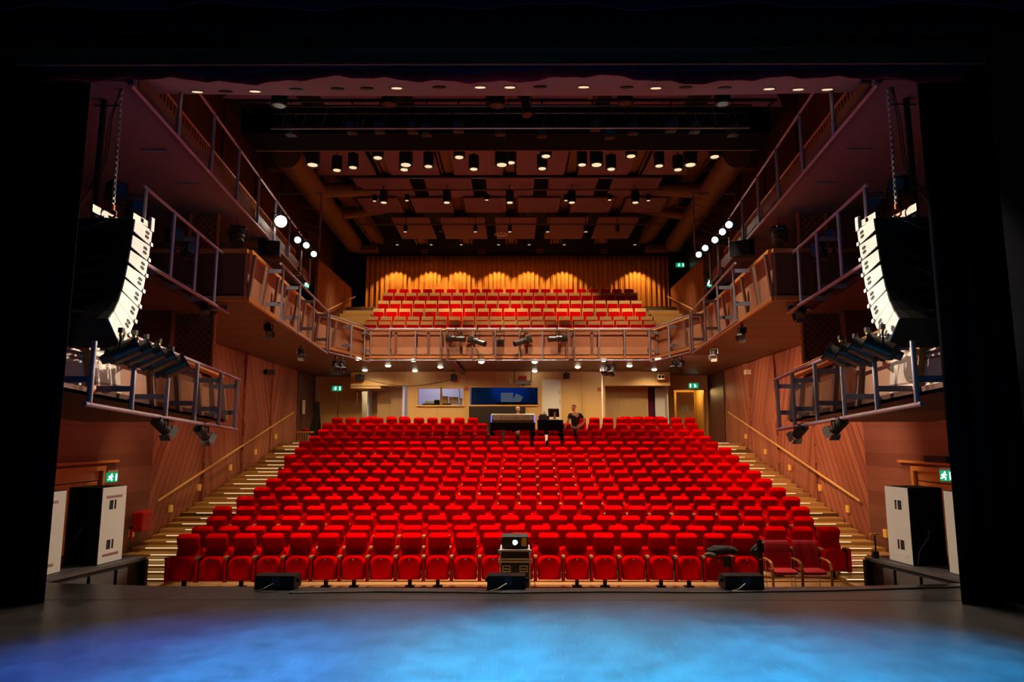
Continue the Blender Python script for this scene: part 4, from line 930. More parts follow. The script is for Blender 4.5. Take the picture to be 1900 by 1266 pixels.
# two wooden-armed chairs in front of the last seats of the front row
def arm_chair():
    g = empty('wooden_armchair', (0, 0, 0), 0)
    R = [se(0, .02, z, w_, d, 20, .35) for z, w_, d in ((.415, .40, .36), (.425, .44, .42), (.47, .45, .43), (.485, .42, .39))]; MB().loft(R).build('seat', 'fabric_red2', g, 50)
    q = MB(); rings = []
    for z, y in ((.50, .20), (.52, .205), (.90, .27), (.955, .285), (.965, .286)): rings.append(se(0, y, z, .46 if .51 < z < .96 else .42, .045 if .51 < z < .96 else .02, 20, .3))
    q.loft(rings).build('backrest', 'fabric_red2', g, 50)
    for sx in (-1, 1):
        x = sx*.265; pr = [(-.20, 0), (-.205, .30), (-.21, .52), (-.17, .62), (-.05, .655), (.14, .655), (.20, .655)]
        q = MB()
        for a, b in zip(pr[:-1], pr[1:]):
            a_ = Vector((x, *a)); b_ = Vector((x, *b)); d = (b_-a_).normalized(); nn = Vector((0, -d.z, d.y))*.012
            q.prism([a_-nn-Vector((.022, 0, 0)), b_-nn-Vector((.022, 0, 0)), b_+nn-Vector((.022, 0, 0)), a_+nn-Vector((.022, 0, 0))], (.044, 0, 0))
        q.build('armrest', 'bent_wood', g)
        MB().tube((x-sx*.03, -.2, .40), (x-sx*.03, .22, .42), .008).tube((x-sx*.04, .22, .0), (x-sx*.03, .22, .66), .009).build('leg', 'chrome', g, 40)
    MB().tube((-.25, -.17, .39), (.25, -.17, .39), .008).build('cross_bar', 'chrome', g)
    return g
c1 = arm_chair(); c2 = copy_tree(c1)
for c, px, lab in ((c1, 1453, 'red chair with bent wooden arms in front of the front row, left of the pair'), (c2, 1506.5, 'red chair with bent wooden arms in front of the front row, right of the pair')):
    c.location = (at(px, 1060, Y=12.95).x, 12.95, -1.0); tag(c, lab, 'chair', 'wooden-armed red chairs')
# jacket and bag on the front row
def blob(name, c, dims, m, sd, label, cat, n=3, amp=.25):
    R_ = random.Random(sd); bm = bmesh.new(); bmesh.ops.create_icosphere(bm, subdivisions=n, radius=1)
    from mathutils import noise
    for v in bm.verts:
        d = 1+amp*noise.noise(v.co*1.7+Vector((sd, 0, 0)))+amp*.5*noise.noise(v.co*4+Vector((0, sd, 0))); v.co = Vector((v.co.x*dims[0]*d, v.co.y*dims[1]*d, v.co.z*dims[2]*d))
    me = bpy.data.meshes.new(name); bm.to_mesh(me); bm.free(); me.materials.append(M[m]); o = bpy.data.objects.new(name, me); C.objects.link(o); o.location = c
    for p in me.polygons: p.use_smooth = True
    if label: tag(o, label, cat)
    return o
k = min(range(21), key=lambda k: abs(rowx[0][k]-at(1323, 1030, Y=13.7).x)); sx = rowx[0][k]
jk = empty('jacket', (sx+.02, 13.60, -.33), 0, 'dark olive jacket draped over a folded seat near the right end of the front row', 'jacket')
a = blob('body', (0.03, 0, .06), (.26, .13, .085), 'olive_cloth', 2, None, None); a.parent = jk
a = blob('sleeve', (-.20, -.08, -.02), (.13, .07, .05), 'olive_brown', 5, None, None); a.parent = jk
a = blob('collar', (.22, -.03, .05), (.10, .10, .075), 'olive_cloth', 7, None, None); a.parent = jk
MB().box((-.0, -.20, -.22), (.15, -.175, -.02), .01).build('hanging_pocket', 'olive_cloth', jk)
sx = rowx[0][k+1]
bg = empty('shoulder_bag', (sx+.22, 13.52, -.31), 0, 'dark green bag tilted over the armrest beside the jacket', 'bag')
R = [se(0, 0, z, w_, d, 20, .6) for z, w_, d in ((-.02, .10, .04), (0, .16, .08), (.12, .20, .10), (.24, .20, .10), (.33, .15, .07), (.35, .10, .03))]; b = MB().loft(R).build('body', 'dark_green', bg, 60); b.rotation_euler = (0, .9, 0); b.location = (-.14, 0, -.02)
MB().path([(-.12, -.06, .05), (0, -.07, .18), (.12, -.06, .22), (.20, -.03, .14)], .012).build('strap', 'steel', bg, 60)
bp = MB().loft([se(0, 0, z, w_, .05, 16, .5) for z, w_ in ((0, .08), (.02, .10), (.3, .10), (.34, .06))]).build('black_bag', 'black'); bp.location = (c1.location.x-.27, 13.35, -.38); tag(bp, 'narrow black bag behind the left wooden-armed chair', 'bag')

# wall and stair side things
hs = empty('hose_cabinet', (-8.52, 16.25, -.28), 0, 'red fire hose cabinet on the left wall at the foot of the stair', 'fire equipment')
MB().box((-.12, -.20, .0), (.14, .26, .46), .04).build('cabinet', 'hose_red', hs); MB().box((-.05, -.36, -.15), (-.0, -.30, .14)).box((-.05, -.36, .10), (.0, -.18, .14)).build('bracket', 'hose_red', hs)
ms = empty('stage_lamp_stand', (5.85, 11.15, 0), 0, 'small black microphone stand at the end of the right side deck', 'stand'); ms.name = 'microphone_stand'
MB().tube((0, 0, 0), (0, 0, .36), .012).build('pole', 'black', ms); MB().box((-.05, -.04, 0), (.03, .04, .10)).build('base_block', 'black', ms); MB().box((-.07, -.02, .35), (.06, .02, .375)).build('crossbar', 'amber', ms)
o = MB().tube((0, 0, 0), (-.1, 0, 0), .09, n=20).build('wall_speaker', 'cream'); o.location = (8.60, 13.0, 1.02); tag(o, 'round cream speaker on the right wall beside the exit door', 'speaker')
o = MB().box((-.12, -.35, 0), (.1, .35, .12)).build('junction_box', 'black'); o.location = (8.5, 13.6, 1.39); tag(o, 'black box lying on the ledge above the right exit door', 'box')

# exit signs: green box with a white running figure and door
def exit_sign(p, w_, h_, rz, label, flip=1):
    g = empty('exit_sign', p, rz, label, 'sign', 'green exit signs')
    MB().box((-w_/2, -.02, -h_/2), (w_/2, .03, h_/2), .004).build('sign_box', 'green_sign', g)
    MB().box((-w_/2*.9, -.03, h_/2), (w_/2*.9, .04, h_/2+.05)).build('mount', 'cream', g)
    u = h_/10; q = MB(); y = -.024; fx = flip
    def st(a, b, t=.55):
        a_ = Vector((a[0]*u*fx-w_*.12*fx, y, a[1]*u)); b_ = Vector((b[0]*u*fx-w_*.12*fx, y, b[1]*u)); d = (b_-a_).normalized(); nn = Vector((-d.z, 0, d.x))*u*t; q.prism([a_-nn, b_-nn, b_+nn, a_+nn], (0, .003, 0))
    st((0, 2), (-.8, -.6), .8); st((-.8, -.6), (1, -1.6)); st((1, -1.6), (.6, -3.8)); st((-.8, -.6), (-1.8, -2.4)); st((-1.8, -2.4), (-3.4, -2.2)); st((.1, 1.7), (2, .4)); st((0, 1.8), (-2, 1.0)); st((-2, 1.0), (-2.4, -.4))
    q.tube((.5*u*fx-w_*.12*fx, y, 3.2*u), (.5*u*fx-w_*.12*fx, y+.003, 3.2*u), u*.85)
    q.box((min(w_*.28*fx, w_*.42*fx), y, -3.6*u), (max(w_*.28*fx, w_*.42*fx), y+.003, 3.6*u)); q.build('running_figure', 'sign_white', g)
    return g
def es(px, py, Y, w_, h_, rz, lab, flip=1, X=None):
    p = at(px, py, Y=Y) if X is None else at(px, py, X=X); exit_sign((p.x, p.y, p.z), w_, h_, rz, lab, flip)
es(208, 886, 14.6, .22, .20, .9, 'green exit sign above the left door beside the stage', X=-8.58)
es(1756, 883, 12.9, .22, .21, -.9, 'green exit sign above the right door beside the stage', X=8.58)
es(625, 721, 31.37, .42, .22, 0, 'green exit sign over the double door at the left rear of the stalls')
es(1287, 716, 30.87, .42, .22, 0, 'green exit sign over the lit doorway at the right rear of the stalls', -1)
es(569, 528, 26.0, .20, .28, 1.0, 'green exit sign in the dark passage left of the balcony')
es(1317, 526, 26.0, .16, .30, -1.0, 'green exit sign in the dark passage right of the balcony')
es(1262, 492, 33.96, .42, .22, 0, 'green exit sign to the right of the pleated orange curtain')

# objects on the rear wall
for px, py, lab, m, w_ in ((668, 701, 'left end of the rear wall above the niche', 'black', .36), (842, 701, 'rear wall between the small windows and the control window', 'black', .26), (1051, 698, 'rear wall beside the white door', 'black', .27), (1226, 700, 'right end of the rear wall above the niche', 'cream', .30)):
    p = at(px, py, Y=29.2); g = empty('wall_loudspeaker', p, 0, ('small %s loudspeaker on the ' % ('black' if m == 'black' else 'pale')) + lab, 'loudspeaker', 'small loudspeakers on the rear wall')
    MB().box((-w_/2, -.12, -.12), (w_/2, .10, .12), .02).build('housing', m, g); MB().box((-.02, .1, .02), (.02, .24, .06)).box((-.03, -.02, .10), (.03, .02, .18)).build('bracket', 'black', g)
    for sx in (-1, 1): MB().tube((sx*w_*.23, -.12, 0), (sx*w_*.23, -.128, 0), .065, n=16).build('driver', 'case_black' if m == 'black' else 'black', g)
a = at(676, 703, Y=29.3); b = at(838, 703, Y=29.3)
pts = [Vector((a.x+(b.x-a.x)*t, 29.433, a.z-.30*math.sin(PI*t)**.9)) for t in [i/14 for i in range(15)]]
o = MB().path(pts, .010).build('sagging_cable', 'black', None, 60); tag(o, 'thin cable sagging between two small loudspeakers on the rear wall', 'cable')
for px, py, lab in ((865, 721, 'small red sign between the rear windows'),):
    o = MB().box((-.07, -.02, -.07), (.07, .0, .07)).build('small_sign', 'paper_red'); o.location = at(px, py, Y=29.46); tag(o, lab, 'sign')
g = empty('fire_sign', at(1112, 724, Y=29.5), 0, 'small red and white sign on the rear wall beside the white pole', 'sign')
MB().box((-.09, -.02, -.06), (.09, 0, .10)).build('plate', 'paper_red', g); MB().prism([(-.06, -.02, -.07), (.06, -.02, -.07), (0, -.02, -.18)], (0, .02, 0)).build('arrow', 'amber', g)
p = at(1118, 760, Y=27.9); o = MB().tube((0, 0, 0), (0, 0, 2.98), .035).build('white_pole', 'white', None, 40); o.location = (p.x, 27.9, 1.64); tag(o, 'thin white pole standing behind the last rows on the right', 'pole')
p = at(970, 706, Y=28.7); g = empty('ceiling_projector', p, 0, 'blue grey projector hung on black rods above the control room window', 'projector')
MB().box((-.34, -.2, -.18), (.34, .3, -.02), .02).build('housing', 'bluegrey', g); MB().box((-.20, -.12, -.02), (.16, .1, .18)).build('red_box', 'paper_red', g)
for sx in (-1, 1): MB().box((sx*.35-.015, -.02, -.1), (sx*.35+.015, .02, .44)).build('rod', 'black', g)
MB().box((-.06, -.24, -.24), (.10, -.1, -.18)).build('lens_bracket', 'black', g)
o = MB().box((-.03, -.02, -.02), (.03, .02, .22)).build('wifi_antenna', 'white'); o.location = at(947, 712, Y=29.4); tag(o, 'small white aerial box above the control room window', 'aerial')
# leaning black panels and a crate at the top of the left stair
z9 = 1.66
o = MB().box((-.14, -.03, 0), (.14, .03, 1.7)).build('black_flat', 'black'); o.location = (at(592, 790, Y=29.2).x, 29.2, z9); o.rotation_euler = (0, -.10, 0); tag(o, 'tall black panel leaning at the top of the left stair', 'panel')
o = MB().box((-.22, -.04, 0), (.02, .04, 1.05)).build('folded_stand', 'olive_cloth'); o.location = (at(580, 790, Y=29.0).x, 29.0, z9); o.rotation_euler = (0, .22, 0); tag(o, 'dark folded stand beside the leaning black panel on the left', 'stand')
g = empty('slatted_crate', (at(567, 795, Y=27.6).x, 27.5, 1.655), 0, 'small wooden slatted crate at the top of the left stair', 'crate')
MB().box((-.26, -.18, 0), (.26, .18, .05)).build('base', 'wood_orange', g); MB().box((-.30, -.2, .38), (.30, .2, .44)).build('top', 'wood_orange', g)
for i in range(5): MB().box((-.22+.10*i, -.17, .05), (-.19+.10*i, -.14, .38)).build('slat', 'wood_orange', g)
MB().box((-.2, -.12, .05), (.2, .15, .36)).build('lining', 'bluegrey', g)
blob('red_cloth', (at(568, 784, Y=27.6).x, 27.5, 2.15), (.18, .12, .06), 'red_dark', 3, 'crumpled red cloth lying on the small slatted crate', 'cloth', 2)
o = MB().box((-.01, -.2, -.3), (.01, .2, .3)).build('wall_notice', 'cream'); o.location = (-8.96, 29.6, 3.15); tag(o, 'pale notice on the left wall near the rear exit', 'notice')

# ================================================================ CEILING
# rows of flat reflector panels hanging below the roof
ROWS = [  # pixel rows (far, near), plane height, centre offset px at far edge, gap centres at that row, end pixels
    ('the first row behind the soffit', 199, 140, 10.0, 192, (400, 580, 748, 923, 1110, 1292, 1480), 22),
    ('the second row, above the black cylinder lights', 325, 262, 11.1, 310, (562, 705, 826, 945, 1062, 1185, 1300), 14),
    ('the third row', 366, 331, 11.1, 350, (652, 779, 890, 1003, 1118, 1232), 13),
    ('the fourth row', 394.5, 368, 11.0, 381, (660, 755, 851, 950, 1049, 1147, 1243), 11),
    ('the rearmost row', 443.5, 404, 10.95, 424, (727, 812, 911, 1003, 1095, 1185), 9)]
for ri, (nm, yf, yn, z, yr, gaps, hw) in enumerate(ROWS):
    yyf = at(950, yf, Z=z).y; yyn = at(950, yn, Z=z).y; yyr = at(950, yr, Z=z).y
    xs = [at(g, yr, Y=yyr).x for g in gaps]; hwx = hw*yyr/1210.
    for k in range(len(xs)-1):
        a = xs[k]+hwx; b = xs[k+1]-hwx; q = MB()
        if k == 0 and ri < 2: pts = [(a+.9, yyn, 0), (b, yyn, 0), (b, yyf, 0), (a, yyf, 0)] if ri else [(a+1.3, yyn, 0), (b, yyn, 0), (b, yyf, 0), (a, yyf-.5, 0)]
        elif k == len(xs)-2 and ri < 2: pts = [(a, yyn, 0), (b-.9, yyn, 0), (b, yyf, 0), (a, yyf, 0)]
        else: pts = [(a, yyn, 0), (b, yyn, 0), (b, yyf, 0), (a, yyf, 0)]
        c = Vector(((a+b)/2, (yyn+yyf)/2, z)); root = empty('ceiling_reflector', c)
        q.prism([Vector(p)-Vector((c.x, c.y, 0)) for p in pts], (0, 0, .05)); q.build('reflector_board', 'ceil_pink', root)
        r = MB()
        for dx in (-.35, .35): r.tube((dx, 0, .05), (dx, 0, ZC-z), .012, n=6)
        r.build('suspension', 'truss_wood', root)
        pos = ['leftmost', 'second from the left', 'third from the left', 'fourth from the left', 'fifth from the left', 'rightmost']
        tag(root, '%s pale ceiling panel of %s' % (pos[k] if k < len(xs)-2 else 'rightmost', nm), 'ceiling panel', 'hanging ceiling panels')
# timber beams seen through the gaps, cross beams
for i in range(7):
    x = (i-3)*2.2; o = MB().box((-.16, 12.2, 11.35), (.16, 32.8, 11.9)).box((-.28, 12.2, 11.3), (-.22, 32.8, 11.6)).box((.22, 12.2, 11.3), (.28, 32.8, 11.6)).build('roof_beam', 'truss_wood'); o.location = (x, 0, 0); o['kind'] = 'structure'; o.name = 'ceiling_beam'
for y in (23.7, 27.9): o = MB().box((-8.9, y, 11.55), (8.9, y+.35, 11.9)).build('ceiling_beam', 'truss_wood'); o['kind'] = 'structure'
for s in (-1, 1):
    for (px0, py0, px1, py1) in ((600, 350, 690, 356), (665, 460, 705, 474)):
        pass
# dark lighting bridge
o = MB().box((-6.75, 16.3, 9.46), (6.6, 17.3, 9.52)).box((-6.75, 16.3, 9.52), (6.6, 16.35, 10.15)).box((-6.75, 17.25, 9.52), (6.6, 17.3, 10.15)).build('lighting_bridge', 'black_cloth'); tag(o, 'long dark lighting bridge spanning the hall below the ceiling panels', 'bridge')
o = MB().box((-6.75, 17.31, 9.44), (6.6, 17.36, 9.62)).build('bridge_edge_beam', 'truss_wood'); tag(o, 'brown beam along the lower edge of the dark lighting bridge', 'beam')
tr = empty('lighting_truss', (0, 15, 9.2), 0, 'black lattice truss hanging in front of the dark lighting bridge', 'truss')
for y, z in ((-.18, .24), (.18, .24), (0, -.22)): MB().tube((-5.5, y, z), (5.6, y, z), .025).build('chord', 'steel' if z < 0 else 'black_gloss', tr)
q = MB(); n = 24
for k in range(n):
    x = -5.5+11.1*k/n; x2 = x+11.1/n
    q.tube((x, -.18, .24), ((x+x2)/2, 0, -.22), .010, n=6).tube(((x+x2)/2, 0, -.22), (x2, -.18, .24), .010, n=6).tube((x, .18, .24), ((x+x2)/2, 0, -.22), .010, n=6).tube(((x+x2)/2, 0, -.22), (x2, .18, .24), .010, n=6)
q.build('lattice', 'black_gloss', tr)
for x in (-4.2, 0, 4.2): MB().tube((x, 0, .24), (x, 0, 3.2), .008).build('wire', 'steel', tr)
# ventilation ducts
for s in (-1, 1):
    sd = 'left' if s < 0 else 'right'
    g = empty('ventilation_duct', (s*7.6, 24, 11), 0, 'wide brown round duct running back under the roof on the %s' % sd, 'duct'); O = g.location
    A = at(950+s*(950-532), 286, Y=19.5); B = at(950+s*(950-655)+ (6 if s > 0 else 0), 452, Y=32.0)
    MB().tube(A-O, B-O, .42, n=28).ball(B-O, .42, 3).build('main_duct', 'duct', g, 40)
    J = A.lerp(B, .30)
    MB().tube(J-O, J-O+Vector((-s*1.9, 2.2, .9)), .27, n=20).build('branch', 'duct', g, 40)
    J = A.lerp(B, .58); MB().tube(J-O, J-O+Vector((-s*1.8, 2.0, 1.0)), .22, n=20).build('branch', 'duct', g, 40)
    J = A.lerp(B, .12); MB().tube(J-O+Vector((0, 0, .3)), J-O+Vector((0, 0, 1.0)), .05).build('hanger', 'black', g)
    p = at(950+s*(950-685), 469, Y=33.2); o = MB().box((p.x-.55, 32.2, p.z-.12), (p.x+.55, 32.9, p.z+.12)).build('air_outlet', 'duct'); tag(o, 'flat brown ventilation box at the %s above the orange curtain' % sd, 'duct')

# ---- cylinder downlights
def cyl_mesh(r, h, on=True, body='black'):
    return (MB().tube((0, 0, 0), (0, 0, h), r, n=20).mesh('housing', body, 40), MB().tube((0, 0, -.02), (0, 0, .02), r*1.04, n=20, cap=False).mesh('ring', 'steel', 40),
            MB().tube((0, 0, -.006), (0, 0, -.001), r*.72, n=20).mesh('lens', 'lamp_soft' if on else 'lens_dark', 40), MB().tube((0, 0, h), (0, 0, h+2.2), .012, n=6).mesh('rod', 'black'))
cache = {}
def downlight(px, py, Y, r, h, on, label, group, rodl=None):
    key = (r, h, on)
    if key not in cache: cache[key] = cyl_mesh(r, h, on)
    p = at(px, py, Y=Y); g = empty('ceiling_downlight', p, 0, label, 'ceiling light', group)
    for nm, me in zip(('housing', 'ring', 'lens', 'rod'), cache[key]):
        if nm == 'rod' and p.z+h > ZC-.1: continue
        o = bpy.data.objects.new(nm, me); C.objects.link(o); o.parent = g
        if nm == 'rod': o.scale = (1, 1, max(.05, (ZC-p.z-h)/2.2)); o.location = (0, 0, h*(1-o.scale.z))
    return g
big = [580, 753, 931, 1107, 1281]
for i, px in enumerate(big): downlight(px, 306, 18.2, .19, .62, True, 'large black cylinder light hanging just behind the bridge, %s of its five' % ('leftmost', 'second', 'middle', 'fourth', 'rightmost')[i], 'large cylinder lights')
B2 = [(625, 316), (655, 311), (701, 293), (750, 315), (795, 309), (852, 292), (879, 314), (948, 302), (1006, 313), (1013, 290), (1080, 306), (1134, 314), (1171, 290), (1223, 308), (1258, 315), (1326, 291)]
for i, (px, py) in enumerate(B2): downlight(px, py, 20.6 if py > 300 else 19.6, .165 if py > 300 else .175, .44, True, 'black cylinder light below the second ceiling panel row, %s counted from the left' % ORD[i+1], 'medium cylinder lights')
for i, px in enumerate((712, 829, 946, 1061, 1179)): downlight(px, 376, 24.2, .15, .42, True, 'black cylinder light on the middle ceiling bar, %s from the left' % ORD[i+1], 'cylinder lights on the middle bar')
for i, (px, py) in enumerate(((695, 373), (755, 372), (903, 371), (1050, 372), (1131, 371), (1203, 372))): downlight(px, py, 25.2, .085, .22, True, 'small spotlight between the cylinder lights of the middle bar, %s from the left' % ORD[i+1], 'small lights of the middle bar')
for i, (px, on) in enumerate(((752, 1), (817, 0), (882, 1), (946, 1), (1016, 1), (1087, 1), (1146, 0))): downlight(px, 430, 27.4, .085, .25, bool(on), '%s small black cylinder on the rear ceiling bar, %s from the left' % ('lit' if on else 'unlit', ORD[i+1]), 'small cylinders of the rear bar')
for i, px in enumerate((737, 800, 856, 925, 982, 1047, 1178)): downlight(px, 454, 32.2, .085, .10, True, 'small light close above the orange curtain, %s from the left' % ORD[i+1], 'lights above the curtain')
for i, (px, py) in enumerate(((518, 196), (722, 194), (922, 196), (1160, 192), (1341, 193))): downlight(px, py, 14.0, .17, .42, False, 'unlit black cylinder above the lattice truss, %s from the left' % ORD[i+1], 'unlit cylinders above the truss')
for (y, x0, x1, yp, nm) in ((24.2, 653, 1233, 353, 'middle'), (27.4, 655, 1235, 417, 'rear'), (23.6, 648, 1187, 331, 'thin front')):
    a = at(x0, yp, Y=y); b = at(x1, yp, Y=y); bb_ = empty('ceiling_bar', (0, y, a.z), 0, 'long dark %s lighting bar under the ceiling panels' % nm, 'bar', 'ceiling lighting bars')
    MB().tube((a.x, 0, 0), (b.x, 0, 0), .035 if nm != 'thin front' else .022).build('tube', 'wood_dark' if nm != 'thin front' else 'steel', bb_)
    for t in (.1, .37, .63, .9): MB().tube((a.x+(b.x-a.x)*t, 0, 0), (a.x+(b.x-a.x)*t, 0, ZC-a.z), .008).build('wire', 'black', bb_)
# recessed lights of the soffit
SL = [(366, 169, 1), (419, 169, 0), (473, 168, 1), (550, 165, 0), (626, 164, 0), (681, 163, 0), (736, 162, 1), (815, 161, 0), (891, 160.5, 1), (946, 160.5, 1), (1002, 160, 0), (1083, 160, 1), (1163, 161, 0), (1217, 162, 1), (1272, 161.5, 0), (1345, 162, 0), (1427, 163.5, 1), (1481, 164.5, 1), (1535, 164.5, 1)]
for i, (px, py, on) in enumerate(SL):
    r_ = ray(px, py); t_ = (6.80+.36*(CAM[1]-8.4)-CAM[2])/(r_[2]-.36*r_[1]); p = Vector([CAM[q_]+t_*r_[q_] for q_ in range(3)])-Vector((0, 0, .005)); g = empty('recessed_light', p, 0, '%s recessed light in the pale soffit, %s of its row' % ('lit' if on else 'unlit', ORD[i+1]), 'ceiling light', 'recessed lights of the soffit')
    q = MB(); q.tube((0, 0, -.012), (0, 0, .0), .11, n=24); q.build('trim_ring', 'chrome' if on else 'black', g, 40); MB().tube((0, 0, -.016), (0, 0, -.012), .085, n=20).build('lens', 'lamp_soft' if on else 'black', g, 40); g.rotation_euler = (math.atan(.36), 0, 0)
# downlights under the balcony
UB = [(665, 669), (677, 687), (720, 680), (767, 671), (770, 688), (817, 682), (893, 674), (992, 674), (992, 689), (1072, 682), (1120, 671), (1118, 687), (1168, 680), (1221, 669), (1214, 686)]
for i, (px, py) in enumerate(UB):
    Y = at(px, py, Z=4.66).y; Y = min(Y, 29.0); p = at(px, py, Y=Y); p.z = 4.72-.12*max(0, Y-25)/8.6
    g = empty('round_downlight', p, 0, 'bright round light under the balcony, %s from the left' % ORD[i+1], 'ceiling light', 'lights under the balcony')
    MB().tube((0, 0, .0), (0, 0, .02), .15, n=20).build('rim', 'chrome', g, 40); MB().ball((0, 0, -.01), .105, 3, (1, 1, .5)).build('bulb', 'lamp_on', g, 40)
for px, py in ((705, 681), (768, 682), (896, 684), (993, 684), (1118, 681), (1215, 679)):
    pass
# small twin signs on the dark wall above the curtain
for i, (px, py) in enumerate(((788, 467), (894, 467), (1001, 466), (1121, 467))):
    g = empty('wall_sign', at(px, py, Y=32.9), 0, 'small dim red framed box on the dark wall above the curtain, %s from the left' % ORD[i+1], 'sign', 'red framed boxes'); q = MB()
    q.box((-.16, -.03, -.09), (.16, 0, -.07)).box((-.16, -.03, .07), (.16, 0, .09)).box((-.16, -.03, -.07), (-.14, 0, .07)).box((.14, -.03, -.07), (.16, 0, .07)); q.build('frame', 'paper_red', g)
    for sx in (-1, 1): MB().tube((sx*.06, -.02, 0), (sx*.06, 0, 0), .05, n=14).build('disc', 'wood_dark', g)
# chandelier-like rigging ring in the middle
p = at(930, 438, Y=23.0); g = empty('hanging_microphone_array', p, 0, 'small spidery metal ring hanging on thin wires in the middle of the hall', 'hanging rig')
q = MB()
for k in range(8): a = 2*PI*k/8; q.tube((0, 0, 0), (.24*math.cos(a), .24*math.sin(a), .05), .010, n=6).tube((.24*math.cos(a), .24*math.sin(a), .05), (.24*math.cos(a+PI/4), .24*math.sin(a+PI/4), .05), .008, n=6)
q.build('ring', 'alu', g)
for sx in (-.1, .02): MB().tube((sx, 0, 0), (sx, 0, 3.8), .005).build('wire', 'steel', g)

# ================================================================ STAGE LIGHTING FIXTURES
def aim(o, d): o.rotation_euler = Vector(d).to_track_quat('Y', 'Z').to_euler()
def spot_meshes(kind):
    L_, r, front = {'profile': (.62, .10, 'lens_dark'), 'short': (.34, .13, 'lens_blue'), 'par': (.46, .15, 'lens_dark'), 'barn': (.20, .085, 'lens_dark'), 'big': (.75, .17, 'lens_dark'), 'ring': (.25, .13, 'lens_blue')}[kind]
    b = MB()
    if kind == 'profile': b.tube((0, -.28, 0), (0, .02, 0), .115, n=16).tube((0, .02, 0), (0, .34, 0), .095, .108, n=16).box((-.13, -.36, -.13), (.13, -.16, .14), .02)
    elif kind == 'par': b.tube((0, -.10, 0), (0, .20, 0), .125, n=20).tube((0, -.16, 0), (0, -.10, 0), .085, .125, n=20).tube((0, -.24, 0), (0, -.16, 0), .055, .07, n=20).tube((0, .20, 0), (0, .23, 0), .135, n=20).box((-.15, .23, -.15), (.15, .24, .15))
    elif kind == 'barn': b.tube((0, -.16, 0), (0, .12, 0), .085, n=14)
    elif kind == 'big': b.tube((0, -.3, 0), (0, .1, 0), .15, n=16).tube((0, .1, 0), (0, .42, 0), .11, .13, n=16).box((-.17, -.36, -.17), (.17, -.12, .19), .02)
    else: b.box((-.13, -.22, -.14), (.13, .06, .14), .03).tube((0, .04, 0), (0, .12, 0), .125, n=20)
    ms = [('body', b.mesh('body', 'can' if kind in ('profile', 'par', 'big') else 'black', 40))]
    ly = {'profile': .345, 'par': .29, 'barn': .125, 'big': .425}.get(kind, .125); lr = {'profile': .09, 'par': .085, 'barn': .07, 'big': .11}.get(kind, .105)
    if kind != 'par': ms.append(('lens', MB().tube((0, ly-.004, 0), (0, ly+.004, 0), lr, n=18).mesh('lens', front, 40)))
    else: ms.append(('lens', MB().tube((0, .241, 0), (0, .244, 0), lr, n=18).mesh('lens', front, 40)))
    if kind == 'barn':
        q = MB()
        for sx in (-1, 1): q.prism([(sx*.08, .12, -.08), (sx*.12, .21, -.09), (sx*.12, .21, .09), (sx*.08, .12, .08)], (sx*.006, 0, 0))
        for sz in (-1, 1): q.prism([(-.08, .12, sz*.08), (-.09, .21, sz*.12), (.09, .21, sz*.12), (.08, .12, sz*.08)], (0, 0, sz*.006))
        ms.append(('barn_doors', q.mesh('barn_doors', 'grey_paint')))
    y = MB(); w_ = {'profile': .15, 'par': .15, 'barn': .11, 'big': .2}.get(kind, .16)
    return ms, w_
scache = {}
def spot(kind, p, d, label, group, up=.34, down=False, yoke=True, name='stage_spotlight', clamp=None):
    """fixture at p whose beam looks along d, yoke reaching up to its bar"""
    g = empty(name, p, 0, label, 'stage light', group)
    if kind not in scache: scache[kind] = spot_meshes(kind)
    ms, w_ = scache[kind]
    for nm, me in ms:
        o = bpy.data.objects.new(nm, me); C.objects.link(o); o.parent = g; aim(o, d)
    if yoke:
        dv = Vector(d); sv = Vector((dv.y, -dv.x, 0)).normalized()*w_; sg = -1 if down else 1
        q = MB(); top = Vector((0, 0, up*sg*.72)); q.path([sv, sv+top, -sv+top, -sv], .012, n=6).tube(top, Vector((0, 0, up*sg)), .016, n=6); q.box((-.03, -.03, up*sg-.03), (.03, .03, up*sg+.035)); q.build('yoke', 'black_gloss', g)
        if kind in ('par',): MB().box((-.018, -.018, up*.8), (.018, .018, up*.8+.08)).build('tag', 'yellow_plastic', g)
    return g
# five on the balcony front
for i, (px, py, kind, d) in enumerate(((846, 629, 'profile', (.95, -.25, -.08)), (886, 634, 'profile', (.85, -.5, -.35)), (928, 636, 'profile', (0, -1, -.12)), (969, 634, 'profile', (-.85, -.5, -.35)), (1034, 629, 'profile', (-.95, -.25, -.08)))):
    p = at(px, py, Y=24.42); spot(kind, p, d, 'black profile spotlight on the balcony front, %s of the five' % ('leftmost', 'second', 'middle', 'fourth', 'rightmost')[i], 'five spotlights of the balcony front', up=5.78-p.z)
# small floods hanging below the balcony frames
lowp = [('left', 498, 613, 17.0), ('left', 558, 656, 20.6), ('left', 622, 679, 23.0), ('left', 634, 680, 23.3), ('right', 1377, 619, 17.2), ('right', 1325, 657, 20.4), ('right', 1251, 678, 23.0), ('right', 1264, 678, 23.2), ('right', 1125, 686, 24.6), ('right', 1137, 687, 24.6)]
nn_ = ['nearest the stage', 'second from the stage', 'third from the stage', 'fourth from the stage', 'nearest the stage', 'second from the stage', 'third from the stage', 'fourth from the stage', 'beside a bright round light', 'just right of the round light']
for i, (sd, px, py, Y) in enumerate(lowp):
    p = at(px, py, Y=Y); s = -1 if sd == 'left' else 1
    spot('barn', p, (-s*.35, -.55, -.7), 'small flood with metal flaps under the %s balcony edge, %s' % (sd, nn_[i]), 'small floods below the balcony edge', up=max(.2, 4.55-p.z))
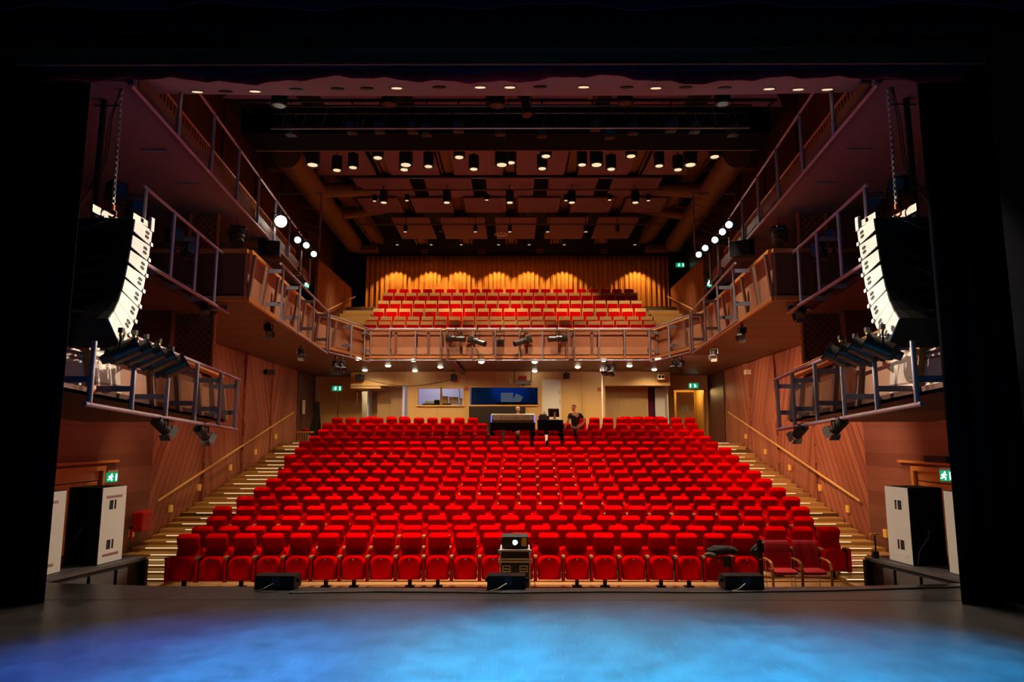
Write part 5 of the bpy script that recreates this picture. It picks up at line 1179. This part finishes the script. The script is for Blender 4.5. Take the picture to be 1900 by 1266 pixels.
# floods under the lower galleries
for s, sd, pts in ((-1, 'left', ((300, 791), (376, 804))), (1, 'right', ((1555, 791), (1484, 801)))):
    for j, (px, py) in enumerate(pts):
        p = at(px, py, X=s*5.2); zb = 2.30+(2.02-2.30)*(p.y-8.5)/4.75
        spot('barn', p, (-s*.2, .9, -.6), 'small flood with metal flaps under the lower %s gallery, %s' % (sd, ('nearer the stage', 'farther from the stage')[j]), 'small floods below the lower galleries', up=zb-p.z)
# par cans above the lower galleries
for s, sd, pts in ((-1, 'left', ((222, 655), (247, 658), (268, 664), (292, 671), (316, 684))), (1, 'right', ((1640, 648), (1612, 652), (1590, 662), (1562, 664)))):
    for j, (px, py) in enumerate(pts):
        X = s*5.08; p = at(px, py, X=X)
        spot('par', p, (-s*.78, .42, .50), 'large black lamp above the lower %s gallery, %s from the stage' % (sd, ORD[j+1]), 'large lamps of the lower %s gallery' % sd, up=.30)
# fixtures on the middle galleries
for s, sd, pts in ((-1, 'left', ((254, 384), (218, 354), (325, 436), (355, 461))), (1, 'right', ((1667, 345), (1625, 374), (1545, 437), (1517, 463)))):
    for j, (px, py) in enumerate(pts):
        p = at(px, py, X=s*5.95+(s*.3 if j > 1 else 0)); spot('short', p, (-s*.75, -.8, -.1), 'square lamp with bluish lens on the middle %s gallery, %s from the stage' % (sd, ORD[j+1]), 'lamps of the middle %s gallery' % sd, up=.32, down=True)
    p = at(950+s*(950-381)-(0 if s < 0 else 33), 575 if s < 0 else 580, Y=14.3); spot('barn', p, (-s*.5, -.6, -.6), 'small black lamp hanging from the end of the middle %s gallery' % sd, 'lamps at the gallery ends', up=.30)
    # large profile above the balcony corner and black box lamp
    p = at(441 if s < 0 else 1445, 441, Y=15.3); spot('big', p, (-s*.35, -.75, -.55), 'large profile lamp above the front corner of the %s balcony' % sd, 'large profiles above the balcony corners', up=.26)
    q = MB().tube((0, 0, .2), (s*.3, .3, 1.5), .006, n=6).build('hanging_wire', 'black'); q.location = p; tag(q, 'thin wire holding the large profile lamp of the %s balcony corner' % sd, 'wire')
    p = at(500 if s < 0 else 1377, 463, Y=17.2); g = empty('black_monitor', p, .5*s*-1, 'black faceted loudspeaker hanging from the upper %s gallery' % sd, 'loudspeaker', 'loudspeakers below the upper galleries'); g.name = 'hanging_loudspeaker'
    MB().prism([(-.30, -.12, -.18), (-.12, -.25, -.22), (.22, -.22, -.20), (.30, .05, -.16), (.20, .25, -.16), (-.25, .2, -.16)], (0, .02, .40)).build('cabinet', 'black', g); MB().tube((0, 0, .2), (0, 0, .75), .015).build('bracket', 'black', g)
    # bright lamps in a row on the upper gallery
    L5 = ((520, 412), (551, 446), (567, 456), (581, 472)) if s < 0 else ((1354, 418), (1342, 431), (1328, 446), (1310, 461), (1298, 473))
    for j, (px, py) in enumerate(L5):
        Y = (17.4, 19.0, 20.0, 21.2, 22.0)[j] if s < 0 else (17.4, 18.4, 19.4, 20.6, 21.4)[j]; p = at(px, py, Y=Y)
        g = spot('ring', p, (-s*.45, -.9, -.18), 'glaring white lamp on the upper %s gallery, %s from the stage' % (sd, ORD[j+1]), 'glaring lamps of the upper %s gallery' % sd, up=.30)
        o = MB().ball((0, 0, 0), .085 if (j or s > 0) else .15, 3, (1, .35, 1)).build('bulb', 'lamp_hot', g, 60); o.location = Vector((-s*.45, -.9, -.18))*.13; aim(o, (-s*.45, -.9, -.18))
    g = empty('stair_screen', at(950+s*(950-555)-(18 if s > 0 else 0), 410, Y=22.5), 0, 'small slatted frame standing at the rear end of the upper %s gallery' % sd, 'screen', 'slatted frames of the upper galleries')
    q = MB().box((-.75, 0, -1.1), (-.7, .05, 1.0)).box((.7, 0, -1.1), (.75, .05, 1.0)).box((-.7, 0, .95), (.7, .05, 1.0)); q.build('frame', 'bluegrey', g); q = MB()
    for k in range(7): q.tube((-.7, .02, .9-.28*k), (.7, .02, .3-.28*k if k < 6 else -.9), .012, n=6)
    q.build('slats', 'truss_wood', g)
    p = at(950+s*(950-553)-(6 if s > 0 else 0), 517, Y=19.5); spot('barn', p, (-s*.4, -.8, -.4), 'black lamp hanging below the rear part of the upper %s gallery' % sd, 'lamps at the gallery ends', up=.3)
# lamps on the dark bridge
for i, (px, py) in enumerate(((538, 240), (652, 236), (704, 235), (765, 235), (791, 240), (850, 233), (928, 239), (1006, 242), (1106, 230), (1132, 245), (1176, 237), (1246, 232), (1290, 234), (1362, 240))):
    p = at(px, py, Y=15.6); spot('ring', p, (0, -1, -.15), 'dark lamp with a dim lens on the lighting bridge, %s from the left' % ORD[i+1], 'lamps of the lighting bridge', up=9.95-p.z)
p = at(975, 190, Y=14.2); spot('profile', p, (.1, -.2, -1), 'dark profile lamp hanging upright above the middle of the truss', 'lamps above the truss', up=.4)
p = at(500, 691, Y=26); o = MB().box((-.16, -.1, -.09), (.16, .1, .09)).build('small_loudspeaker', 'black'); o.location = (-8.85, at(500, 691, X=-8.85).y, at(500, 691, X=-8.85).z); o.rotation_euler.z = .9; tag(o, 'small black loudspeaker on the left plank wall under the balcony', 'loudspeaker')
o = MB().box((-.1, -.12, -.09), (.1, .12, .09)).build('small_loudspeaker', 'cream'); q = at(1387, 691, X=8.95); o.location = q; tag(o, 'small pale loudspeaker on the right plank wall under the balcony', 'loudspeaker')

# ================================================================ SOUND DESK
dz = FZ[13]; dy = 26.1
a = at(911, 780, Y=dy).x; b = at(992, 780, Y=dy).x
zt = at(950, 785, Y=dy).z
g = empty('desk_table', ((a+b)/2, dy, dz), 0, 'table under a black cloth carrying the sound desk among the rear seats', 'table', 'black draped tables'); W2 = (b-a)/2; H = zt-dz; g.name = 'draped_table'
MB().box((-W2, -.42, H-.04), (W2, .45, H)).build('tabletop', 'black', g)
q = MB().grid(lambda u, v: (-W2-.01+(2*W2+.02)*u, -.44-.02*math.sin(u*40)*(1-v), (.55*math.sin(PI*u)**6*0+ (H-.36+.10*abs(math.sin(u*PI*2))) if .10 < u < .90 else .02)*(1-v)+H*v), 60, 6); q.build('cloth', 'black_cloth', g, 60)
for x in (-W2+.04, W2-.04):
    for y in (-.38, .40): MB().tube((x, y, 0), (x, y, H-.04), .025).build('leg', 'black', g)
c = empty('sound_desk', ((a+b)/2, dy, zt+.002), 0, 'long silver mixing console with brand lettering on its back', 'mixing desk')
W3 = W2-.03
MB().prism([(-W3, -.30, .0), (-W3, -.34, .10), (-W3, -.30, .30), (-W3, -.20, .33), (-W3, .40, .10), (-W3, .40, 0)], (2*W3, 0, 0)).build('body', 'console_alu', c)
MB().prism([(-W3, -.305, .29), (-W3, -.21, .335), (-W3, -.20, .33), (-W3, -.295, .285)], (2*W3, 0, 0)).build('top_edge', 'alu', c)
for sx in (-1, 1): MB().box((sx*(W3+.012)-.012, -.33, .02), (sx*(W3+.012)+.012, .1, .29), .006).build('side_light', 'blue_led' if 'blue_led' in M else 'bluegrey', c)
cu = bpy.data.curves.new('lettering', 'FONT'); cu.body = 'Soundcraft'; cu.size = .20; cu.align_x = 'CENTER'; cu.extrude = .002; cu.space_character = 1.25
to = bpy.data.objects.new('tmp', cu); C.objects.link(to); me = bpy.data.meshes.new_from_object(to.evaluated_get(bpy.context.evaluated_depsgraph_get())); bpy.data.objects.remove(to)
me.materials.clear(); me.materials.append(M['black']); o = bpy.data.objects.new('lettering', me); C.objects.link(o); o.parent = c; o.location = (.08, -.335, .13); o.rotation_euler = (PI/2-.2, 0, 0)
a2 = at(997, 780, Y=dy).x; b2 = at(1043, 780, Y=dy).x; zt2 = at(1020, 780, Y=dy).z; H2 = zt2-dz; W4 = (b2-a2)/2
g = empty('draped_table', ((a2+b2)/2, dy, dz), 0, 'narrow table under a black cloth with the computer, right of the sound desk', 'table', 'black draped tables')
MB().box((-W4, -.4, H2-.04), (W4, .4, H2)).build('tabletop', 'black', g)
MB().grid(lambda u, v: (-W4-.01+(2*W4+.02)*u, -.42-.03*math.sin(u*25)*(1-v), (H2-.55 if .2 < u < .8 else .02)*(1-v)+H2*v), 40, 4).build('cloth', 'black_cloth', g, 60)
for x in (-W4+.04, W4-.04): MB().tube((x, .3, 0), (x, .3, H2-.04), .025).build('leg', 'black', g)
p = at(1028, 780, Y=dy); m_ = empty('computer_monitor', (p.x, dy-.1, zt2), .35, 'dark computer monitor turned half away on the narrow table', 'monitor')
MB().box((-.22, -.01, .12), (.22, .03, .44), .008).build('screen', 'screen_black', m_).rotation_euler = (-.12, 0, 0); MB().box((-.04, -.06, .0), (.04, -.02, .30)).build('stand', 'chrome', m_); MB().box((-.12, -.12, 0), (.12, .08, .012)).build('base', 'chrome', m_)
p = at(1009, 780, Y=dy); o = MB().box((-.20, -.15, 0), (.20, .15, .16), .01).box((-.16, -.1, .16), (.10, .12, .22), .01).build('rack_unit', 'case_black'); o.location = (p.x, dy-.1, zt2); tag(o, 'low black equipment box at the left end of the narrow table', 'equipment')
o = MB().box((-.22, -.08, 0), (.22, .08, .025), .004).build('keyboard', 'alu'); o.location = (at(1027, 780, Y=dy-.25).x, dy-.30, zt2); tag(o, 'pale keyboard in front of the computer monitor', 'keyboard')
q = MB()
for k in range(4): q.path([(0, 0, 1.1), (.05-.04*k, -.05, .6), (-.1+.06*k, 0, .3), (.02*k, .05, 0)], .010)
o = q.build('desk_cables', 'steel', None, 60); o.location = (a-.12, dy-.2, dz); tag(o, 'tangle of cables hanging at the left end of the sound desk', 'cable')

# ================================================================ PEOPLE
def body_skin(joints, edges, name, m, parent, sub=2):
    me = bpy.data.meshes.new(name); me.from_pydata([j[0] for j in joints], edges, []); o = bpy.data.objects.new(name, me); C.objects.link(o); o.parent = parent
    sk = o.modifiers.new('skin', 'SKIN'); sk.use_smooth_shade = True; s2 = o.modifiers.new('sub', 'SUBSURF'); s2.levels = sub; s2.render_levels = sub
    for v, j in zip(me.skin_vertices[0].data, joints): v.radius = (j[1], j[2] if len(j) > 2 else j[1]); v.use_root = False
    me.skin_vertices[0].data[0].use_root = True; me.materials.append(M[m]); return o
def head(parent, p, rz, tilt=0., hair=True):
    prof = [(-.115, .05, .05, -.01), (-.10, .085, .10, -.015), (-.07, .115, .135, -.015), (-.03, .135, .165, -.008), (.01, .145, .185, 0), (.05, .15, .19, .004), (.085, .135, .175, .008), (.11, .09, .12, .01), (.12, .03, .04, .01)]
    q = MB().loft([se(0, yc, z, w_, d, 20, .85) for z, w_, d, yc in prof])
    q.prism([(-.012, -.085, -.03), (.012, -.085, -.03), (0, -.088, .025)], (0, -.018, 0)); q.box((-.022, -.095, -.066), (.022, -.08, -.058))
    for sx in (-1, 1): q.ball((sx*.073, .01, -.005), .022, 1, (.5, .8, 1.3))
    h = q.build('head', 'skin', parent, 60); h.location = p; h.rotation_euler = (tilt, 0, rz)
    for sx in (-1, 1): MB().ball((sx*.030, -.088, .012), .009, 1).build('eye', 'hair', h)
    if hair:
        q = MB().loft([se(0, yc, z, w_, d, 20, .85) for z, w_, d, yc in ((-.04, .10, .06, .065), (.0, .155, .12, .045), (.045, .162, .185, .018), (.09, .15, .19, .015), (.122, .10, .13, .015), (.132, .03, .04, .012))]); q.build('hair', 'hair', h, 60)
    return h
# man standing to the right, black T-shirt and dark jeans, one hand on the hip, the other reaching to a seat back
px = at(1068, 800, Y=26.2).x; pz = FZ[13]+.0
P = empty('person', (px, 26.32, pz), -.15, 'person in black T-shirt and dark jeans standing with one hand on the hip', 'person')
hz = at(1066, 752, Y=26.3).z-pz; S = hz/1.76
def sc_(l): return [((x*S, y*S, z*S), *[r*S for r in rr]) for (x, y, z), *rr in l]
J = sc_([((0, 0, .98), .14, .10), ((0, .0, 1.12), .13, .095), ((.01, 0, 1.30), .165, .105), ((.0, 0, 1.42), .15, .08), ((-.02, 0, 1.50), .06, .06), ((-.03, -.01, 1.56), .052, .052),
          ((-.18, 0, 1.42), .062, .06), ((-.26, -.06, 1.18), .045, .045), ((-.34, -.16, .97), .032, .032), ((-.37, -.20, .90), .03, .018),
          ((.18, 0, 1.42), .062, .06), ((.33, .05, 1.20), .045, .045), ((.20, -.08, 1.04), .032, .032), ((.15, -.11, 1.02), .03, .02),
          ((-.09, 0, .90), .095, .095), ((-.10, -.01, .50), .065, .065), ((-.11, .02, .09), .042, .045), ((-.12, -.10, .04), .04, .03),
          ((.09, 0, .90), .095, .095), ((.10, -.02, .50), .065, .065), ((.11, .02, .09), .042, .045), ((.13, -.10, .04), .04, .03)])
E_ = [(0, 1), (1, 2), (2, 3), (3, 4), (4, 5), (3, 6), (6, 7), (7, 8), (8, 9), (3, 10), (10, 11), (11, 12), (12, 13), (0, 14), (14, 15), (15, 16), (16, 17), (0, 18), (18, 19), (19, 20), (20, 21)]
body_skin(J, E_, 'body', 'skin', P)
def garment(idx, grow, name, m):
    mp = {i: k for k, i in enumerate(idx)}; jj = [(J[i][0], *[r+grow for r in J[i][1:]]) for i in idx]; ee = [(mp[a], mp[b]) for a, b in E_ if a in mp and b in mp]; return body_skin(jj, ee, name, m, P)
J0 = list(J)
# sleeves end above the elbow
J[7] = (tuple((Vector(J0[6][0]).lerp(Vector(J0[7][0]), .62))), .056, .056); J[11] = (tuple((Vector(J0[10][0]).lerp(Vector(J0[11][0]), .62))), .056, .056); J[0] = ((0, 0, .94*S), .15, .11); J[4] = ((-.012*S, 0, 1.475*S), .062, .06)
garment([0, 1, 2, 3, 4, 6, 7, 10, 11], .014, 'shirt', 'tshirt'); J[:] = J0
garment([0, 14, 15, 16, 18, 19, 20], .014, 'trousers', 'jeans')
for k in (17, 21): c_ = Vector(J[k][0]); MB().loft([[(c_.x+.05*math.cos(a), c_.y+.04+.13*math.sin(a), z) for a in [2*PI*i/12 for i in range(12)]] for z in (0, .05, .085)]).build('shoe', 'black', P, 60)
for (hx, hy, hz_), sgn in (((-.37, -.20, .90), -1), ((.15, -.11, 1.02), -1)):
    for k in range(4):
        b0 = Vector((hx+(k-1.5)*.016, hy, hz_))*S; b1 = b0+Vector((.03*sgn*.4, -.03, -.04))*S; b2 = b1+Vector((.02*sgn, -.01, -.035))*S
        body_skin([(tuple(b0), .010), (tuple(b1), .009), (tuple(b2), .007)], [(0, 1), (1, 2)], 'finger', 'skin', P, 1)
    b0 = Vector((hx+.03, hy+.01, hz_+.01))*S; body_skin([(tuple(b0), .010), (tuple(b0+Vector((.02, -.03, -.02))), .009)], [(0, 1)], 'thumb', 'skin', P, 1)
head(P, (-.045*S, -.01, 1.655*S), -.35)
# bald man behind the console
p = at(961, 760, Y=27.2); g = empty('person', (p.x, 27.25, FZ[14]), 0, 'bald person in black sitting behind the silver mixing console', 'person')
zh = p.z-FZ[14]
b = [((0, 0, .5), .15, .12), ((0, 0, .75), .15, .11), ((0, -.02, zh-.36), .18, .11), ((0, -.02, zh-.24), .15, .085), ((0, -.02, zh-.16), .06, .06), ((0, -.02, zh-.09), .055, .055),
     ((-.19, -.02, zh-.26), .06, .06), ((-.24, -.12, zh-.50), .045, .045), ((-.15, -.40, zh-.50), .033, .033), ((.19, -.02, zh-.26), .06, .06), ((.24, -.12, zh-.50), .045, .045), ((.15, -.40, zh-.50), .033, .033),
     ((-.10, -.1, .47), .09, .09), ((-.12, -.45, .47), .065, .065), ((-.12, -.42, .08), .045, .045), ((.10, -.1, .47), .09, .09), ((.12, -.45, .47), .065, .065), ((.12, -.42, .08), .045, .045)]
e = [(0, 1), (1, 2), (2, 3), (3, 4), (4, 5), (3, 6), (6, 7), (7, 8), (3, 9), (9, 10), (10, 11), (0, 12), (12, 13), (13, 14), (0, 15), (15, 16), (16, 17)]
body_skin(b, e, 'body', 'skin', g)
bb2 = [(q_[0], *[r+.012 for r in q_[1:]]) for q_ in b]; body_skin([bb2[i] for i in (0, 1, 2, 3, 6, 7, 9, 10)]+[((0, -.02, zh-.185), .07, .065)], [(0, 1), (1, 2), (2, 3), (3, 4), (4, 5), (3, 6), (6, 7), (3, 8)], 'jumper', 'tshirt', g)
body_skin([bb2[i] for i in (0, 12, 13, 14, 15, 16, 17)], [(0, 1), (1, 2), (2, 3), (0, 4), (4, 5), (5, 6)], 'trousers', 'jeans', g)
head(g, (0, -.03, zh), .5, -.15, hair=False)
ch = MB().box((-.22, -.2, .40), (.22, .22, .45), .01).tube((0, 0, 0), (0, 0, .40), .03).box((-.2, -.2, 0), (.2, .2, .03)).build('stool', 'black'); ch.location = (p.x, 27.27, FZ[14]); tag(ch, 'black stool behind the silver mixing console', 'stool')
# right wing: dark flat and a low pale plinth
o = MB().box((-.02, -1.6, 0), (.06, 0, 7.5)).build('wing_flat', 'black_cloth'); o.location = (5.78, 7.60, 0); tag(o, 'tall black flat at the extreme right edge of the stage', 'panel')
o = MB().box((0, -.5, 0), (.35, .35, .07), .008).build('low_plinth', 'grey_paint'); o.location = (5.68, 8.0, 0); tag(o, 'low pale box on the floor at the right edge of the stage', 'box')

a = at(838, 670, Z=4.6); b = at(860, 696, Y=29.2); o = MB().prism([(a.x-.10, a.y, 4.55), (a.x+.10, a.y, 4.55), (b.x+.10, 29.2, 4.50), (b.x-.10, 29.2, 4.50)], (0, 0, .08)).build('cable_duct', 'ceil_pink'); tag(o, 'pinkish strip slanting back across the underside of the balcony, left of centre', 'duct')

o = MB().tube((-6.6, 0, 0), (6.5, 0, 0), .03).box((-6.5, -.02, -.02), (-6.45, .72, .02)).box((6.4, -.02, -.02), (6.45, .72, .02)).box((-.02, -.02, -.02), (.02, .72, .02)).build('lamp_bar', 'black'); o.location = (0, 15.6, 9.96); tag(o, 'thin black bar along the dark bridge from which its row of lamps hangs', 'bar')
